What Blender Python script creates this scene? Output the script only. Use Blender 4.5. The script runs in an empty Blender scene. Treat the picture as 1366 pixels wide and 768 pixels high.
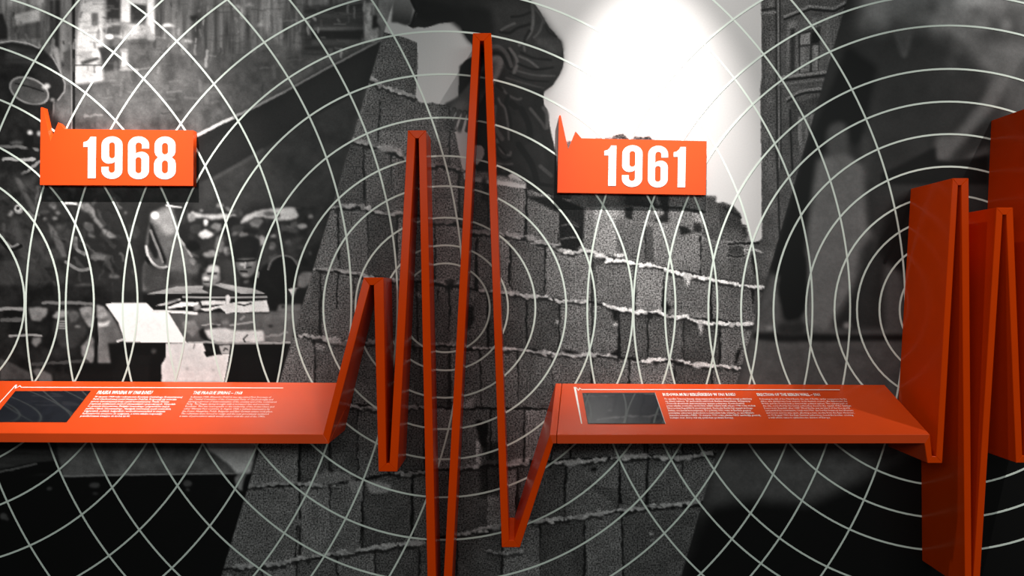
import bpy, bmesh, math
import numpy as np
from mathutils import Vector

# ------------------------------------------------------------------ camera, world, lights, exposure
S = bpy.context.scene
COL = S.collection
F = 28.0 / 36.0 * 1366.0          # focal length in photo pixels
VX, VY = 691.0, 385.0             # point the camera looks at squarely
D0 = 2.8                          # camera to mural wall, metres
EYE = 1.5

cam_d = bpy.data.cameras.new('camera')
cam_d.lens = 28.0
cam_d.sensor_width = 36.0
cam_d.shift_x = -(VX - 683.0) / 1366.0
cam_d.shift_y = (VY - 384.0) / 1366.0
cam = bpy.data.objects.new('camera', cam_d)
cam.location = (0, -D0, EYE)
cam.rotation_euler = (math.pi / 2, 0, 0)
COL.objects.link(cam)
S.camera = cam

S.view_settings.view_transform = 'Standard'
S.view_settings.look = 'None'
S.view_settings.gamma = 1.0
S.view_settings.use_curve_mapping = False
S.view_settings.exposure = 0.0

world = bpy.data.worlds.new('world')
S.world = world
world.use_nodes = True
world.node_tree.nodes['Background'].inputs[0].default_value = (0.92, 1.0, 0.98, 1)
world.node_tree.nodes['Background'].inputs[1].default_value = 0.035


def spot(px, watts, target_py, size, blend, d=0.78, z=3.35, col=(1.0, 0.975, 0.935), dx=0.0, soft=0.012):
    l = bpy.data.lights.new('track_spot_offscreen', 'SPOT')
    l.energy = watts
    l.spot_size = math.radians(size)
    l.spot_blend = blend
    l.shadow_soft_size = soft
    l.color = col
    o = bpy.data.objects.new('track_spot_offscreen', l)
    x = (px - VX) * D0 / F
    o.location = (x + dx, -d, z)
    tgt = Vector((x, 0, EYE - (target_py - VY) * D0 / F))
    o.rotation_euler = (tgt - o.location).to_track_quat('-Z', 'Y').to_euler()
    COL.objects.link(o)
    return o


# the row of ceiling track spots, one lamp per exhibit: a tight beam and its softer spill
for px, wn, tn, sn, ww in ((178, 310, 340, 41, 66), (866, 290, 210, 35, 62), (1560, 240, 270, 44, 120)):
    spot(px, wn, tn, sn, 1.0)
    spot(px, ww, 290, 84, 1.0)

# the general light of the hall, coming from the front
room = bpy.data.lights.new('hall_ceiling_lights_offscreen', 'AREA')
room.energy = 135
room.size = 8.0
room.size_y = 1.1
room.shape = 'RECTANGLE'
room.color = (0.92, 1.0, 0.97)
ro = bpy.data.objects.new('hall_ceiling_lights_offscreen', room)
ro.location = (0.2, -5.4, 2.9)
ro.rotation_euler = (math.radians(74), 0, 0)
COL.objects.link(ro)

# ------------------------------------------------------------------ helpers


def W(px, py, dist=D0):
    """photo pixel at a distance from the camera plane -> world point"""
    return Vector(((px - VX) * dist / F, dist - D0, EYE - (py - VY) * dist / F))


def ray_plane(px, py, p0, n):
    c = Vector((0, -D0, EYE))
    d = W(px, py, 1.0) - Vector((0, 0, 0))
    d = Vector(((px - VX) / F, 1.0, -(py - VY) / F))
    t = (p0 - c).dot(n) / d.dot(n)
    return c + d * t


def link(o, parent=None, label=None, cat=None, group=None, kind=None):
    COL.objects.link(o)
    if parent is not None:
        o.parent = parent
    if label:
        o['label'] = label
    if cat:
        o['category'] = cat
    if group:
        o['group'] = group
    if kind:
        o['kind'] = kind
    return o


def mesh_obj(name, verts, faces, mat, parent=None, bevel=0.0, smooth=False, **kw):
    bm = bmesh.new()
    vs = [bm.verts.new(v) for v in verts]
    for f in faces:
        bm.faces.new([vs[i] for i in f])
    bmesh.ops.recalc_face_normals(bm, faces=bm.faces)
    if bevel > 0:
        bmesh.ops.bevel(bm, geom=list(bm.edges), offset=bevel, segments=1, affect='EDGES', profile=0.5)
    me = bpy.data.meshes.new(name)
    bm.to_mesh(me)
    bm.free()
    me.materials.append(mat)
    if smooth:
        me.polygons.foreach_set('use_smooth', [True] * len(me.polygons))
    o = bpy.data.objects.new(name, me)
    return link(o, parent, **kw)


def prism(name, front, back, mat, parent=None, bevel=0.0012, **kw):
    n = len(front)
    verts = list(front) + list(back)
    faces = [list(range(n)), list(range(2 * n - 1, n - 1, -1))]
    for i in range(n):
        j = (i + 1) % n
        faces.append([i, i + n, j + n, j])
    return mesh_obj(name, verts, faces, mat, parent, bevel, **kw)


def mat_new(name):
    m = bpy.data.materials.new(name)
    m.use_nodes = True
    nt = m.node_tree
    b = nt.nodes['Principled BSDF']
    return m, nt, b


def noise_mix(nt, col_socket_or_rgb, scale, amount, detail=3.0):
    """multiply a colour by a soft noise, returns output socket"""
    tc = nt.nodes.new('ShaderNodeTexCoord')
    nz = nt.nodes.new('ShaderNodeTexNoise')
    nz.inputs['Scale'].default_value = scale
    nz.inputs['Detail'].default_value = detail
    nt.links.new(tc.outputs['Object'], nz.inputs['Vector'])
    mr = nt.nodes.new('ShaderNodeMapRange')
    mr.inputs['From Min'].default_value = 0.25
    mr.inputs['From Max'].default_value = 0.75
    mr.inputs['To Min'].default_value = 1 - amount
    mr.inputs['To Max'].default_value = 1 + amount
    nt.links.new(nz.outputs['Fac'], mr.inputs['Value'])
    mx = nt.nodes.new('ShaderNodeVectorMath')
    mx.operation = 'SCALE'
    if isinstance(col_socket_or_rgb, tuple):
        mx.inputs[0].default_value = col_socket_or_rgb[:3]
    else:
        nt.links.new(col_socket_or_rgb, mx.inputs[0])
    nt.links.new(mr.outputs[0], mx.inputs['Scale'])
    return mx.outputs[0]


def plain(name, rgb, rough=0.5, spec=0.5, scale=30, amount=0.03, metallic=0.0, coat=0.0):
    m, nt, b = mat_new(name)
    nt.links.new(noise_mix(nt, rgb, scale, amount), b.inputs['Base Color'])
    b.inputs['Roughness'].default_value = rough
    b.inputs['Specular IOR Level'].default_value = spec
    b.inputs['Metallic'].default_value = metallic
    b.inputs['Coat Weight'].default_value = coat
    return m


M_red = plain('red_lacquer', (0.67, 0.051, 0.001), 0.20, 0.06, 12, 0.03)
M_redtop = plain('red_satin_print', (0.66, 0.060, 0.006), 0.30, 0.5, 8, 0.04)
M_sign = plain('red_sign_paint', (0.76, 0.066, 0.004), 0.42, 0.3, 20, 0.02)
M_white = plain('white_vinyl', (0.85, 0.86, 0.84), 0.5, 0.3, 40, 0.02)
M_ring = plain('white_ring_ink', (0.71, 0.77, 0.70), 0.5, 0.2, 3, 0.04)
M_text = plain('white_print', (0.82, 0.80, 0.76), 0.5, 0.3, 60, 0.05)
M_glass = plain('dark_screen_glass', (0.012, 0.013, 0.017), 0.06, 0.6, 25, 0.2)
M_bezel = plain('black_bezel', (0.015, 0.015, 0.016), 0.35, 0.5, 25, 0.1)
M_floor = plain('dark_floor', (0.045, 0.043, 0.042), 0.45, 0.4, 4, 0.25)
M_ceil = plain('dark_ceiling', (0.03, 0.03, 0.03), 0.8, 0.2, 4, 0.1)

# ------------------------------------------------------------------ the printed mural (flat print on the wall)
OX, OY = 300, 170
CW, CH = 1980, 1110
rng = np.random.default_rng(7)
YY, XX = np.mgrid[0:CH, 0:CW].astype(np.float32)
XX -= OX
YY -= OY


def vnoise(sx, sy, seed):
    r = np.random.default_rng(seed)
    gx, gy = int(CW / sx) + 3, int(CH / sy) + 3
    g = r.random((gy, gx), dtype=np.float32)
    fx = np.arange(CW, dtype=np.float32) / sx
    fy = np.arange(CH, dtype=np.float32) / sy
    ix, iy = fx.astype(int), fy.astype(int)
    tx, ty = fx - ix, fy - iy
    tx = tx * tx * (3 - 2 * tx)
    ty = ty * ty * (3 - 2 * ty)
    a = g[iy][:, ix] * (1 - tx) + g[iy][:, ix + 1] * tx
    b = g[iy + 1][:, ix] * (1 - tx) + g[iy + 1][:, ix + 1] * tx
    return a * (1 - ty)[:, None] + b * ty[:, None]


def fbm(sx, sy, seed, octv=4, gain=0.55):
    out = np.zeros((CH, CW), np.float32)
    amp, tot = 1.0, 0.0
    for k in range(octv):
        out += amp * vnoise(max(sx / 2 ** k, 1.01), max(sy / 2 ** k, 1.01), seed * 31 + k)
        tot += amp
        amp *= gain
    out /= tot
    return (out - 0.5) * 2.0        # about -1..1


JX, JY = fbm(7, 7, 901, 3), fbm(7, 7, 902, 3)
N_fine = fbm(3, 3, 11, 2)
N_mid = fbm(16, 16, 12, 4)
N_big = fbm(60, 50, 13, 4)
N_vert = fbm(7, 70, 14, 3)
N_hor = fbm(60, 5, 15, 3)
N_blur = fbm(34, 34, 16, 2)

T = np.full((CH, CW), 0.05, np.float32)     # printed tone (linear reflectance)
G = np.full((CH, CW), 0.10, np.float32)     # grain amount


def box1(a, r, ax):
    if r < 1:
        return a
    k = 2 * r + 1
    pad = [(0, 0), (0, 0)]
    pad[ax] = (r + 1, r)
    c = np.cumsum(np.pad(a, pad, mode='edge'), axis=ax, dtype=np.float64)
    if ax == 0:
        return ((c[k:] - c[:-k]) / k).astype(np.float32)
    return ((c[:, k:] - c[:, :-k]) / k).astype(np.float32)


def blur(a, r):
    r = int(round(r))
    for _ in range(2):
        a = box1(box1(a, r, 0), r, 1)
    return a


def spline(pts, closed=True, n=6):
    p = np.array(pts, np.float32)
    out = []
    m = len(p)
    rngk = range(m) if closed else range(m - 1)
    for i in rngk:
        if closed:
            p0, p1, p2, p3 = p[i - 1], p[i], p[(i + 1) % m], p[(i + 2) % m]
        else:
            p0, p1, p2, p3 = p[max(i - 1, 0)], p[i], p[i + 1], p[min(i + 2, m - 1)]
        for t in np.linspace(0, 1, n, endpoint=False):
            out.append(0.5 * ((2 * p1) + (-p0 + p2) * t + (2 * p0 - 5 * p1 + 4 * p2 - p3) * t * t
                              + (-p0 + 3 * p1 - 3 * p2 + p3) * t ** 3))
    if not closed:
        out.append(p[-1])
    return np.array(out, np.float32)


def bbox(p, m):
    x0 = int(max(0, math.floor(p[:, 0].min() - m + OX)))
    x1 = int(min(CW, math.ceil(p[:, 0].max() + m + OX) + 1))
    y0 = int(max(0, math.floor(p[:, 1].min() - m + OY)))
    y1 = int(min(CH, math.ceil(p[:, 1].max() + m + OY) + 1))
    return x0, x1, y0, y1


def put(x0, x1, y0, y1, m, v, g, op, nz):
    s = (slice(y0, y1), slice(x0, x1))
    m = m * op
    if callable(v):
        vv = v(XX[s], YY[s])
    else:
        vv = v
    if nz is not None:
        arr, amt = nz
        vv = vv * (1 + amt * arr[s])
    T[s] = T[s] * (1 - m) + np.maximum(vv, 0.008) * m
    if g is not None:
        G[s] = G[s] * (1 - m) + g * m


def poly(pts, v, f=0.6, g=None, op=1.0, jit=0.0, nz=None, sm=False, fr=None):
    p = np.array(pts, np.float32)
    if fr is not None:
        p = p / fr[2] + np.array(fr[:2], np.float32)
    if sm:
        p = spline(p)
    x0, x1, y0, y1 = bbox(p, 3 * f + jit + 2)
    if x1 <= x0 or y1 <= y0:
        return
    s = (slice(y0, y1), slice(x0, x1))
    X, Y = XX[s], YY[s]
    if jit:
        X = X + JX[s] * jit
        Y = Y + JY[s] * jit
    m = np.zeros(X.shape, np.float32)
    for ox, oy in ((-.25, -.25), (.25, -.25), (-.25, .25), (.25, .25)):
        ins = np.zeros(X.shape, bool)
        qx, qy = X + ox, Y + oy
        n = len(p)
        for i in range(n):
            xa, ya = p[i]
            xb, yb = p[(i + 1) % n]
            if ya == yb:
                continue
            c = (ya > qy) != (yb > qy)
            ins ^= c & (qx < (xb - xa) * (qy - ya) / (yb - ya) + xa)
        m += ins * 0.25
    if f >= 1:
        m = blur(m, f)
    put(x0, x1, y0, y1, m, v, g, op, nz)


def line(pts, w, v, f=0.7, g=None, op=1.0, jit=0.0, nz=None, sm=False, fr=None, brk=0.0):
    p = np.array(pts, np.float32)
    if fr is not None:
        p = p / fr[2] + np.array(fr[:2], np.float32)
    if sm:
        p = spline(p, False)
    x0, x1, y0, y1 = bbox(p, w + f + jit + 2)
    if x1 <= x0 or y1 <= y0:
        return
    s = (slice(y0, y1), slice(x0, x1))
    X, Y = XX[s], YY[s]
    if jit:
        X = X + JX[s] * jit
        Y = Y + JY[s] * jit
    d = np.full(X.shape, 1e9, np.float32)
    for i in range(len(p) - 1):
        a, b = p[i], p[i + 1]
        ab = b - a
        L = float(ab @ ab) + 1e-9
        t = np.clip(((X - a[0]) * ab[0] + (Y - a[1]) * ab[1]) / L, 0, 1)
        d = np.minimum(d, np.hypot(X - a[0] - t * ab[0], Y - a[1] - t * ab[1]))
    hw = w / 2
    if brk:
        hw = hw * np.clip(1 + brk * (N_mid[s] * 1.5 + N_fine[s]), 0.0, 2.5)
    m = np.clip((hw - d) / max(f, 0.3) + 0.5, 0, 1)
    put(x0, x1, y0, y1, m, v, g, op, nz)


def ell(cx, cy, rx, ry, v, rot=0, f=1.0, fr=None, **kw):
    if fr is not None:
        cx, cy, rx, ry = cx / fr[2] + fr[0], cy / fr[2] + fr[1], rx / fr[2], ry / fr[2]
    a = np.linspace(0, 2 * math.pi, 28, endpoint=False)
    c, s_ = math.cos(math.radians(rot)), math.sin(math.radians(rot))
    pts = [(cx + rx * math.cos(t) * c - ry * math.sin(t) * s_, cy + rx * math.cos(t) * s_ + ry * math.sin(t) * c) for t in a]
    poly(pts, v, f=f, **kw)


def rect(x0, y0, x1, y1, v, **kw):
    poly([(x0, y0), (x1, y0), (x1, y1), (x0, y1)], v, **kw)


Z1 = 3.4125
a1, a2, a3, a4 = (0, 0, Z1), (0, 200, Z1), (0, 400, Z1), (0, 560, 3.415)
b1, b2, b3, b4 = (300, 0, Z1), (300, 200, Z1), (300, 400, Z1), (300, 560, 3.415)
c1, c2, c3, c4 = (640, 0, Z1), (640, 200, Z1), (640, 400, Z1), (640, 560, 3.415)
d1, d2, d3, d4 = (966, 0, Z1), (966, 200, Z1), (966, 400, Z1), (966, 560, 3.415)
e1, e2, e3, e4 = (0, 230, 6.83), (180, 230, 5.6875), (180, 340, 5.6875), (200, 0, 4.0176)
e5, e6, e7, e8 = (600, 0, 8), (600, 90, 8), (600, 180, 4.8), (740, 255, 4.7103)
f1, f2, f3, f4, f5, f6 = [(x, 380, 5.692) for x in (0, 200, 400, 640, 860, 1060)]
g1, g2, g3 = (520, 0, 8.53), (520, 80, 8.53), (520, 160, 8.53)
h1, h2, h3, h4, h5, h6, h7, h8 = ((1160, 0, 6.62), (1160, 110, 6.62), (1100, 200, 6.62), (1060, 600, 4.464),
                                  (860, 600, 4.464), (0, 0, 6.62), (0, 590, 4.314), (0, 110, 6.62))

# ---- left photograph: street with an armoured vehicle and rubble
def paint_left():
    rect(-300, -170, 560, 200, 0.20, nz=(N_vert, 0.7), g=0.12)
    poly([(-300, 60), (560, 60), (560, 260), (-300, 260)], 0.165, f=10, nz=(N_mid, 0.55), op=0.9)
    # pale facade strips
    poly([(112, -60), (141, -60), (138, 60), (128, 108), (101, 112), (101, 60), (108, 0)], 0.55, f=2, nz=(N_mid, 0.25))
    rect(161, -60, 174, 30, 0.55, f=1, nz=(N_mid, 0.25))
    rect(196, -60, 206, 55, 0.55, f=1, nz=(N_mid, 0.3))
    rect(143, -60, 160, 25, 0.07, f=1)
    rect(175, 6, 195, 27, 0.07, f=1)
    rect(122, 17, 131, 34, 0.22, f=1)
    rect(173, -5, 196, 5, 0.5, f=1)
    poly([(136, 38), (142, 31), (160, 30), (200, 34), (204, 50), (170, 54), (150, 47), (138, 48)], 0.4, f=1, nz=(N_mid, .4))
    poly([(137, 40), (150, 33), (162, 34), (160, 47), (142, 47)], 0.15, f=1)
    ell(146, 49, 5, 3, 0.75)
    poly([(130, 63), (158, 61), (160, 92), (140, 96), (134, 72)], 0.09, f=1, nz=(N_mid, .5))
    rect(161, 66, 171, 92, 0.42, f=1, nz=(N_mid, .4))
    rect(172, 52, 220, 80, 0.14, f=3, nz=(N_mid, .6))
    poly([(101, 88), (135, 84), (138, 108), (101, 110)], 0.55, f=2, nz=(N_mid, .35))
    poly([(105, 68), (122, 68), (124, 78), (104, 80)], 0.42, f=1)
    poly([(107, 82), (130, 76), (134, 79), (110, 87)], 0.10, f=1)
    line([(84, 87), (136, 87)], 1.6, 0.06)
    rect(0, -60, 60, 8, 0.3, f=3, nz=(N_vert, .6))
    poly([(130, 130), (350, 80), (350, 180), (140, 220)], 0.42, fr=h6, f=1, nz=(N_mid, .25))
    poly([(110, 240), (360, 190), (365, 340), (120, 345)], 0.13, fr=h6, f=1, nz=(N_vert, .4))
    rect(66, 0, 72, 60, 0.09, f=1)
    rect(74, 0, 80, 70, 0.06, f=1)
    rect(80, 30, 88, 80, 0.3, f=2)
    poly([(68, 60), (78, 64), (82, 100), (74, 80)], 0.35, f=1)
    poly([(84, 70), (94, 65), (96, 90), (86, 92)], 0.14, f=1)
    for x0, x1, y0, y1, v in ((215, 235, 31, 36, .6), (241, 258, 52, 57, .5), (342, 362, 29, 35, .5), (310, 324, 6, 12, .42),
                              (326, 340, 3, 9, .36), (464, 498, 3, 10, .5), (262, 268, 12, 16, .3), (365, 376, 72, 76, .22)):
        poly([(x0, y1), (x0 + 4, y0 + 1), ((x0 + x1) / 2, y0), (x1, y1 - 1)], v, f=1, nz=(N_mid, .3))
    poly([(252, 22), (262, 20), (266, 27), (256, 28)], 0.06, f=1)
    poly([(270, 38), (316, 34), (320, 70), (270, 70)], 0.2, f=4, nz=(N_vert, .8))
    poly([(345, -40), (408, -40), (408, 64), (380, 66), (345, 30)], 0.26, f=3, nz=(N_vert, 1.0))
    poly([(404, 8), (486, 2), (486, 60), (404, 82)], 0.10, f=2, nz=(N_hor, .5))
    rect(414, 26, 486, 33, 0.10, f=1)
    rect(418, 34, 486, 41, 0.19, f=1, nz=(N_hor, .4))
    rect(414, 41, 486, 52, 0.05, f=1)
    rect(416, 53, 486, 60, 0.13, f=1)
    rect(486, 4, 499, 56, 0.42, f=1, nz=(N_mid, .5))
    poly([(497, 20), (508, 22), (507, 40), (496, 38)], 0.05, f=1)
    poly([(499, 38), (506, 36), (504, 52), (499, 54)], 0.4, f=1, nz=(N_mid, .5))
    poly([(505, 0), (526, -3), (512, 42), (503, 30)], 0.3, f=1, nz=(N_mid, .4))
    line([(97.8, -100), (98.5, 172)], 4.2, 0.045)
    line([(95.2, 60), (96, 172)], 1.2, 0.35, op=.7)
    r = np.random.default_rng(33)
    for _ in range(330):
        x, y = r.uniform(-20, 500), r.uniform(-10, 165)
        if y > 150 - (x - 300) * .5 and x > 300:
            continue
        h = abs(r.normal(0, 9)) + 2
        line([(x, y), (x + r.normal(0, 1), y + h)], r.uniform(1.2, 4.5), float(np.clip(.155 * math.exp(r.normal(0, .55)) * (1.5 - y / 200), .05, .5)), f=2, jit=2,
             op=r.uniform(.25, .7) * (1 if y < 90 else .45))
    for _ in range(150):
        x, y = r.uniform(100, 470), r.uniform(0, 170)
        if y > 150 - (x - 300) * .5 and x > 300:
            continue
        line([(x, y), (x + r.uniform(4, 26), y + r.normal(0, 1.5))], r.uniform(1, 3), float(np.clip(.165 * math.exp(r.normal(0, .5)), .06, .45)), f=2, jit=2, op=r.uniform(.2, .5))
    # vehicle hatch at the far left
    rect(-300, 62, 0, 620, 0.05, f=4, nz=(N_mid, .7))
    poly([(-40, 15), (4, 18), (10, 38), (10, 52), (-40, 60)], 0.06, f=1)
    poly([(-60, 70), (0, 58), (15, 55.5), (40, 60), (58, 66), (72, 80), (82, 100), (87, 118), (83, 128), (73, 136), (70, 165), (64, 190), (-60, 190)],
         0.055, f=1, nz=(N_mid, .5))
    line([(0, 57), (16, 54.5), (38, 58), (52, 64)], 1.8, 0.4)
    line([(68, 73), (79, 92), (87, 112), (86, 122), (77, 134)], 1.6, 0.33)
    line([(72, 136), (70, 165)], 2, 0.3, op=.6)
    ell(39, 121, 28, 17.5, 0.34, rot=22, f=0)
    ell(39, 121, 25.5, 15.2, 0.15, rot=22, f=0, nz=(N_mid, .35))
    line([(20, 111), (40, 116), (58, 122)], 2, 0.05)
    ell(62, 116, 5, 3.5, 0.55, jit=2)
    ell(70, 133, 3, 2, 0.3)
    poly([(10, 60), (50, 68), (45, 85), (6, 84)], 0.10, f=2, nz=(N_hor, .5))
    # dark machinery
    poly([(-300, 125), (60, 140), (90, 175), (100, 260), (-300, 260)], 0.045, f=3, nz=(N_mid, .7))
    line([(5, 212), (30, 213), (46, 212)], 4, 0.4, jit=2)
    line([(0, 196), (22, 195), (50, 199)], 3.5, 0.2, jit=2)
    ell(40, 177, 3.2, 3.2, 0.6)
    ell(52, 178, 2.4, 3.2, 0.45)
    ell(22, 190, 9, 3, 0.14, jit=2)
    line([(30, 232), (44, 222), (52, 216)], 3.5, 0.3, jit=2)
    rect(36, 180, 44, 200, 0.02, f=1)
    rect(-300, 230, 262, 420, 0.072, f=3, nz=(N_mid, .75))
    poly([(100, 262), (262, 262), (262, 400), (95, 400)], 0.062, f=5, nz=(N_big, .4))
    poly([(130, 40), (190, 60), (280, 250), (330, 330), (310, 380), (220, 230), (150, 90)], 0.15, fr=e1, f=1, nz=(N_mid, .3))
    poly([(90, 420), (150, 400), (220, 640), (300, 768), (180, 768), (120, 560)], 0.11, fr=e1, f=2, nz=(N_mid, .3))
    ell(170, 335, 40, 42, 0.5, fr=e1, f=0, jit=.6)
    ell(163, 325, 18, 18, 0.03, fr=e1, f=0)
    poly([(70, 390), (105, 340), (130, 350), (100, 400)], 0.3, fr=e1, f=1)
    for x, y, rx, ry, v in ((480, 300, 40, 22, .16), (495, 318, 14, 14, .45), (410, 360, 50, 14, .12), (525, 365, 18, 14, .25), (410, 420, 20, 12, .28),
                            (500, 420, 26, 12, .25), (540, 495, 26, 16, .13), (455, 230, 30, 20, .12), (350, 380, 10, 10, .3), (1140, 365, 12, 10, .22)):
        ell(x, y, rx, ry, v, fr=e1, f=1, jit=1.5)
    poly([(430, 450), (480, 480), (560, 620), (610, 768), (560, 768), (470, 580)], 0.17, fr=e1, f=1, jit=2, nz=(N_mid, .4))
    line([(600, 278), (690, 282)], 3.4, 0.6, fr=e1, jit=1)
    poly([(690, 275), (800, 280), (850, 330), (870, 400), (950, 490), (920, 510), (840, 420), (800, 370), (720, 320)], 0.28, fr=e1, f=1, jit=1, nz=(N_mid, .3))
    poly([(925, 510), (1000, 540), (1065, 585), (1000, 600), (940, 560)], 0.28, fr=e1, f=1, jit=1)
    poly([(770, 450), (800, 460), (855, 525), (790, 520)], 0.28, fr=e1, f=1)
    poly([(800, 550), (870, 580), (860, 595), (810, 585)], 0.18, fr=e1, f=1)
    line([(670, 600), (690, 680), (730, 720), (790, 735)], 4, 0.22, fr=e1, sm=True, jit=1)
    poly([(830, 740), (900, 730), (1000, 755), (1000, 800), (850, 790)], 0.15, fr=e1, f=1, jit=1)
    line([(60, 640), (110, 680), (160, 660)], 4, 0.28, fr=e1, sm=True)
    line([(0, 610), (90, 700), (190, 670)], 5, 0.012, fr=e1, sm=True, op=.8)
    poly([(0, 480), (120, 490), (180, 560), (180, 690), (0, 690)], 0.085, fr=a2, f=3, nz=(N_mid, .4))
    line([(345, 400), (350, 450), (385, 475)], 4, 0.25, fr=a2, sm=True)
    line([(300, 510), (360, 545), (410, 540)], 4, 0.24, fr=a2, sm=True)
    for x, y, rx, ry, v in ((455, 490, 45, 10, .2), (520, 575, 25, 8, .17), (380, 620, 45, 9, .18), (440, 660, 25, 10, .15), (405, 350, 20, 20, .14),
                            (610, 370, 25, 30, .09), (690, 470, 14, 20, .12)):
        ell(x, y, rx, ry, v, fr=a2, f=1, jit=2)
    r = np.random.default_rng(34)
    for _ in range(260):
        x, y = r.uniform(-10, 180), r.uniform(235, 512)
        v = float(np.clip(.085 * math.exp(r.normal(0, .6)), .02, .3))
        a = r.normal(1.1, .5)
        L = abs(r.normal(0, 12)) + 3
        line([(x, y), (x + L * math.cos(a), y + L * math.sin(a))], r.uniform(1.5, 6), v, f=2.5, jit=3, op=r.uniform(.25, .6))
    # fender with headlight
    poly([(120, 330), (150, 300), (200, 265), (260, 255), (310, 290), (330, 400), (330, 500), (400, 580), (440, 640), (480, 690), (510, 800), (480, 860),
          (240, 870), (60, 900), (60, 720), (95, 640), (80, 560), (95, 450)], 0.20, fr=e2, f=1, nz=(N_mid, .28), g=.15)
    poly([(120, 335), (160, 300), (250, 265), (300, 330), (310, 450), (240, 480), (190, 420), (150, 380)], 0.42, fr=e2, f=3, nz=(N_mid, .25))
    ell(152, 325, 30, 26, 0.85, fr=e2, f=1)
    poly([(108, 370), (135, 400), (240, 660), (236, 700), (215, 690), (115, 440)], 0.035, fr=e2, f=1)
    poly([(105, 450), (125, 470), (178, 620), (172, 655), (145, 650), (100, 560)], 0.045, fr=e2, f=1)
    line([(120, 440), (145, 510), (180, 590), (210, 680)], 3, 0.28, fr=e2)
    line([(85, 560), (100, 630), (140, 690), (190, 722), (240, 718)], 3.2, 0.55, fr=e2, sm=True)
    line([(88, 650), (130, 720), (190, 750), (245, 735)], 5, 0.03, fr=e2, sm=True)
    line([(240, 250), (300, 258), (350, 265)], 2.2, 0.6, fr=e2)
    line([(330, 490), (380, 560), (430, 635)], 3, 0.4, fr=e2)
    poly([(280, 285), (340, 270), (400, 300), (380, 400), (330, 380)], 0.08, fr=e2, f=2, nz=(N_mid, .8))
    poly([(70, 60), (250, 110), (500, 150), (510, 230), (300, 230), (90, 290), (60, 200)], 0.12, fr=e3, f=2, nz=(N_mid, .3))
    # gun barrel
    poly([(262, 185), (470, 70), (505, 60), (470, 190), (440, 320), (400, 330), (262, 300)], 0.075, f=4, nz=(N_mid, .4))
    poly([(262, 240), (330, 200), (420, 190), (455, 200), (440, 280), (262, 285)], 0.085, f=5, nz=(N_mid, .35))
    poly([(262, 182), (300, 163), (320, 152), (375, 124), (440, 87), (509, 53), (492, 115), (480, 122), (415, 158), (355, 196), (310, 222), (275, 240), (262, 245)],
         0.052, f=1)
    line([(250, 187), (285, 169), (315, 155)], 3.6, 0.55, jit=1)
    line([(312, 156), (345, 140), (380, 122)], 3.0, 0.32, jit=1)
    line([(378, 123), (440, 89), (509, 53)], 2.6, 0.26, jit=.6)
    line([(286, 238), (330, 213), (350, 200)], 5, 0.14, f=3, op=.5)
    line([(385, 276), (410, 280)], 2, 0.17, op=.7)
    # rubble and onlookers
    poly([(262, 283), (420, 278), (410, 345), (385, 440), (265, 420)], 0.065, f=3, nz=(N_mid, .7))
    r = np.random.default_rng(35)
    for _ in range(220):
        x, y = r.uniform(250, 415), r.uniform(278, 400)
        ell(x, y, r.uniform(1.5, 8), r.uniform(1, 5), float(np.clip(.09 * math.exp(r.normal(0, .75)), .02, .42)), rot=r.uniform(-40, 40), f=1, jit=3, op=r.uniform(.3, .7))
    poly([(400, 310), (440, 300), (500, 318), (690, 310), (770, 330), (690, 350), (580, 358), (500, 340), (400, 345)], 0.48, fr=e2, f=1, jit=2, nz=(N_mid, .35))
    poly([(800, 390), (830, 330), (920, 290), (1060, 275), (1210, 265), (1240, 330), (1220, 350), (1100, 365), (1000, 345), (900, 340), (850, 370)],
         0.5, fr=e2, f=1, jit=1.5, nz=(N_mid, .25))
    ell(1020, 315, 45, 20, 0.2, fr=e2, jit=1)
    ell(1085, 325, 18, 16, 0.05, fr=e2)
    for x, y, rx, ry, v in ((538, 468, 52, 34, .55), (533, 382, 18, 20, .7), (640, 248, 28, 18, .3), (620, 408, 40, 22, .3), (920, 380, 50, 30, .28),
                            (1270, 405, 34, 24, .42), (965, 515, 26, 42, .33), (1050, 485, 20, 10, .3), (1335, 338, 20, 14, .3), (505, 292, 16, 10, .3),
                            (430, 340, 30, 30, .3), (740, 380, 60, 40, .05), (440, 560, 60, 40, .03), (640, 545, 40, 60, .2), (570, 620, 60, 22, .3),
                            (460, 430, 50, 40, .12), (690, 590, 16, 26, .32), (780, 425, 50, 25, .10), (1180, 440, 60, 16, .14), (880, 440, 60, 16, .04)):
        ell(x, y, rx, ry, v, fr=e2, f=1, jit=3, nz=(N_mid, .4))
    poly([(740, 545), (800, 495), (890, 485), (950, 525), (930, 620), (870, 655), (760, 660), (742, 620)], 0.045, fr=e2, f=1, nz=(N_mid, .3), sm=True)
    poly([(690, 230), (640, 100), (620, 60), (690, 20), (760, 60), (790, 240)], 0.10, fr=e3, f=2)
    poly([(930, 130), (1000, 60), (1100, 180), (1150, 240), (1160, 420), (1040, 430), (1000, 330), (900, 240), (860, 180)], 0.035, fr=e3, f=1)
    ell(1130, 140, 118, 130, 0.03, fr=e3, f=1)
    line([(1010, 110), (1040, 40), (1110, 5), (1190, 20), (1235, 80)], 2.5, 0.16, fr=e3, sm=True)
    poly([(765, 55), (800, 30), (880, 25), (922, 40), (915, 110), (890, 150), (850, 172), (810, 160), (785, 120)], 0.20, fr=e3, f=1, sm=True)
    line([(768, 45), (830, 48), (910, 38)], 3, 0.03, fr=e3)
    ell(815, 72, 20, 9, 0.6, fr=e3)
    ell(880, 66, 22, 8, 0.33, fr=e3)
    line([(838, 60), (832, 95)], 2.4, 0.42, fr=e3)
    line([(800, 124), (850, 126)], 2.4, 0.04, fr=e3)
    ell(836, 152, 26, 8, 0.38, fr=e3)
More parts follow.
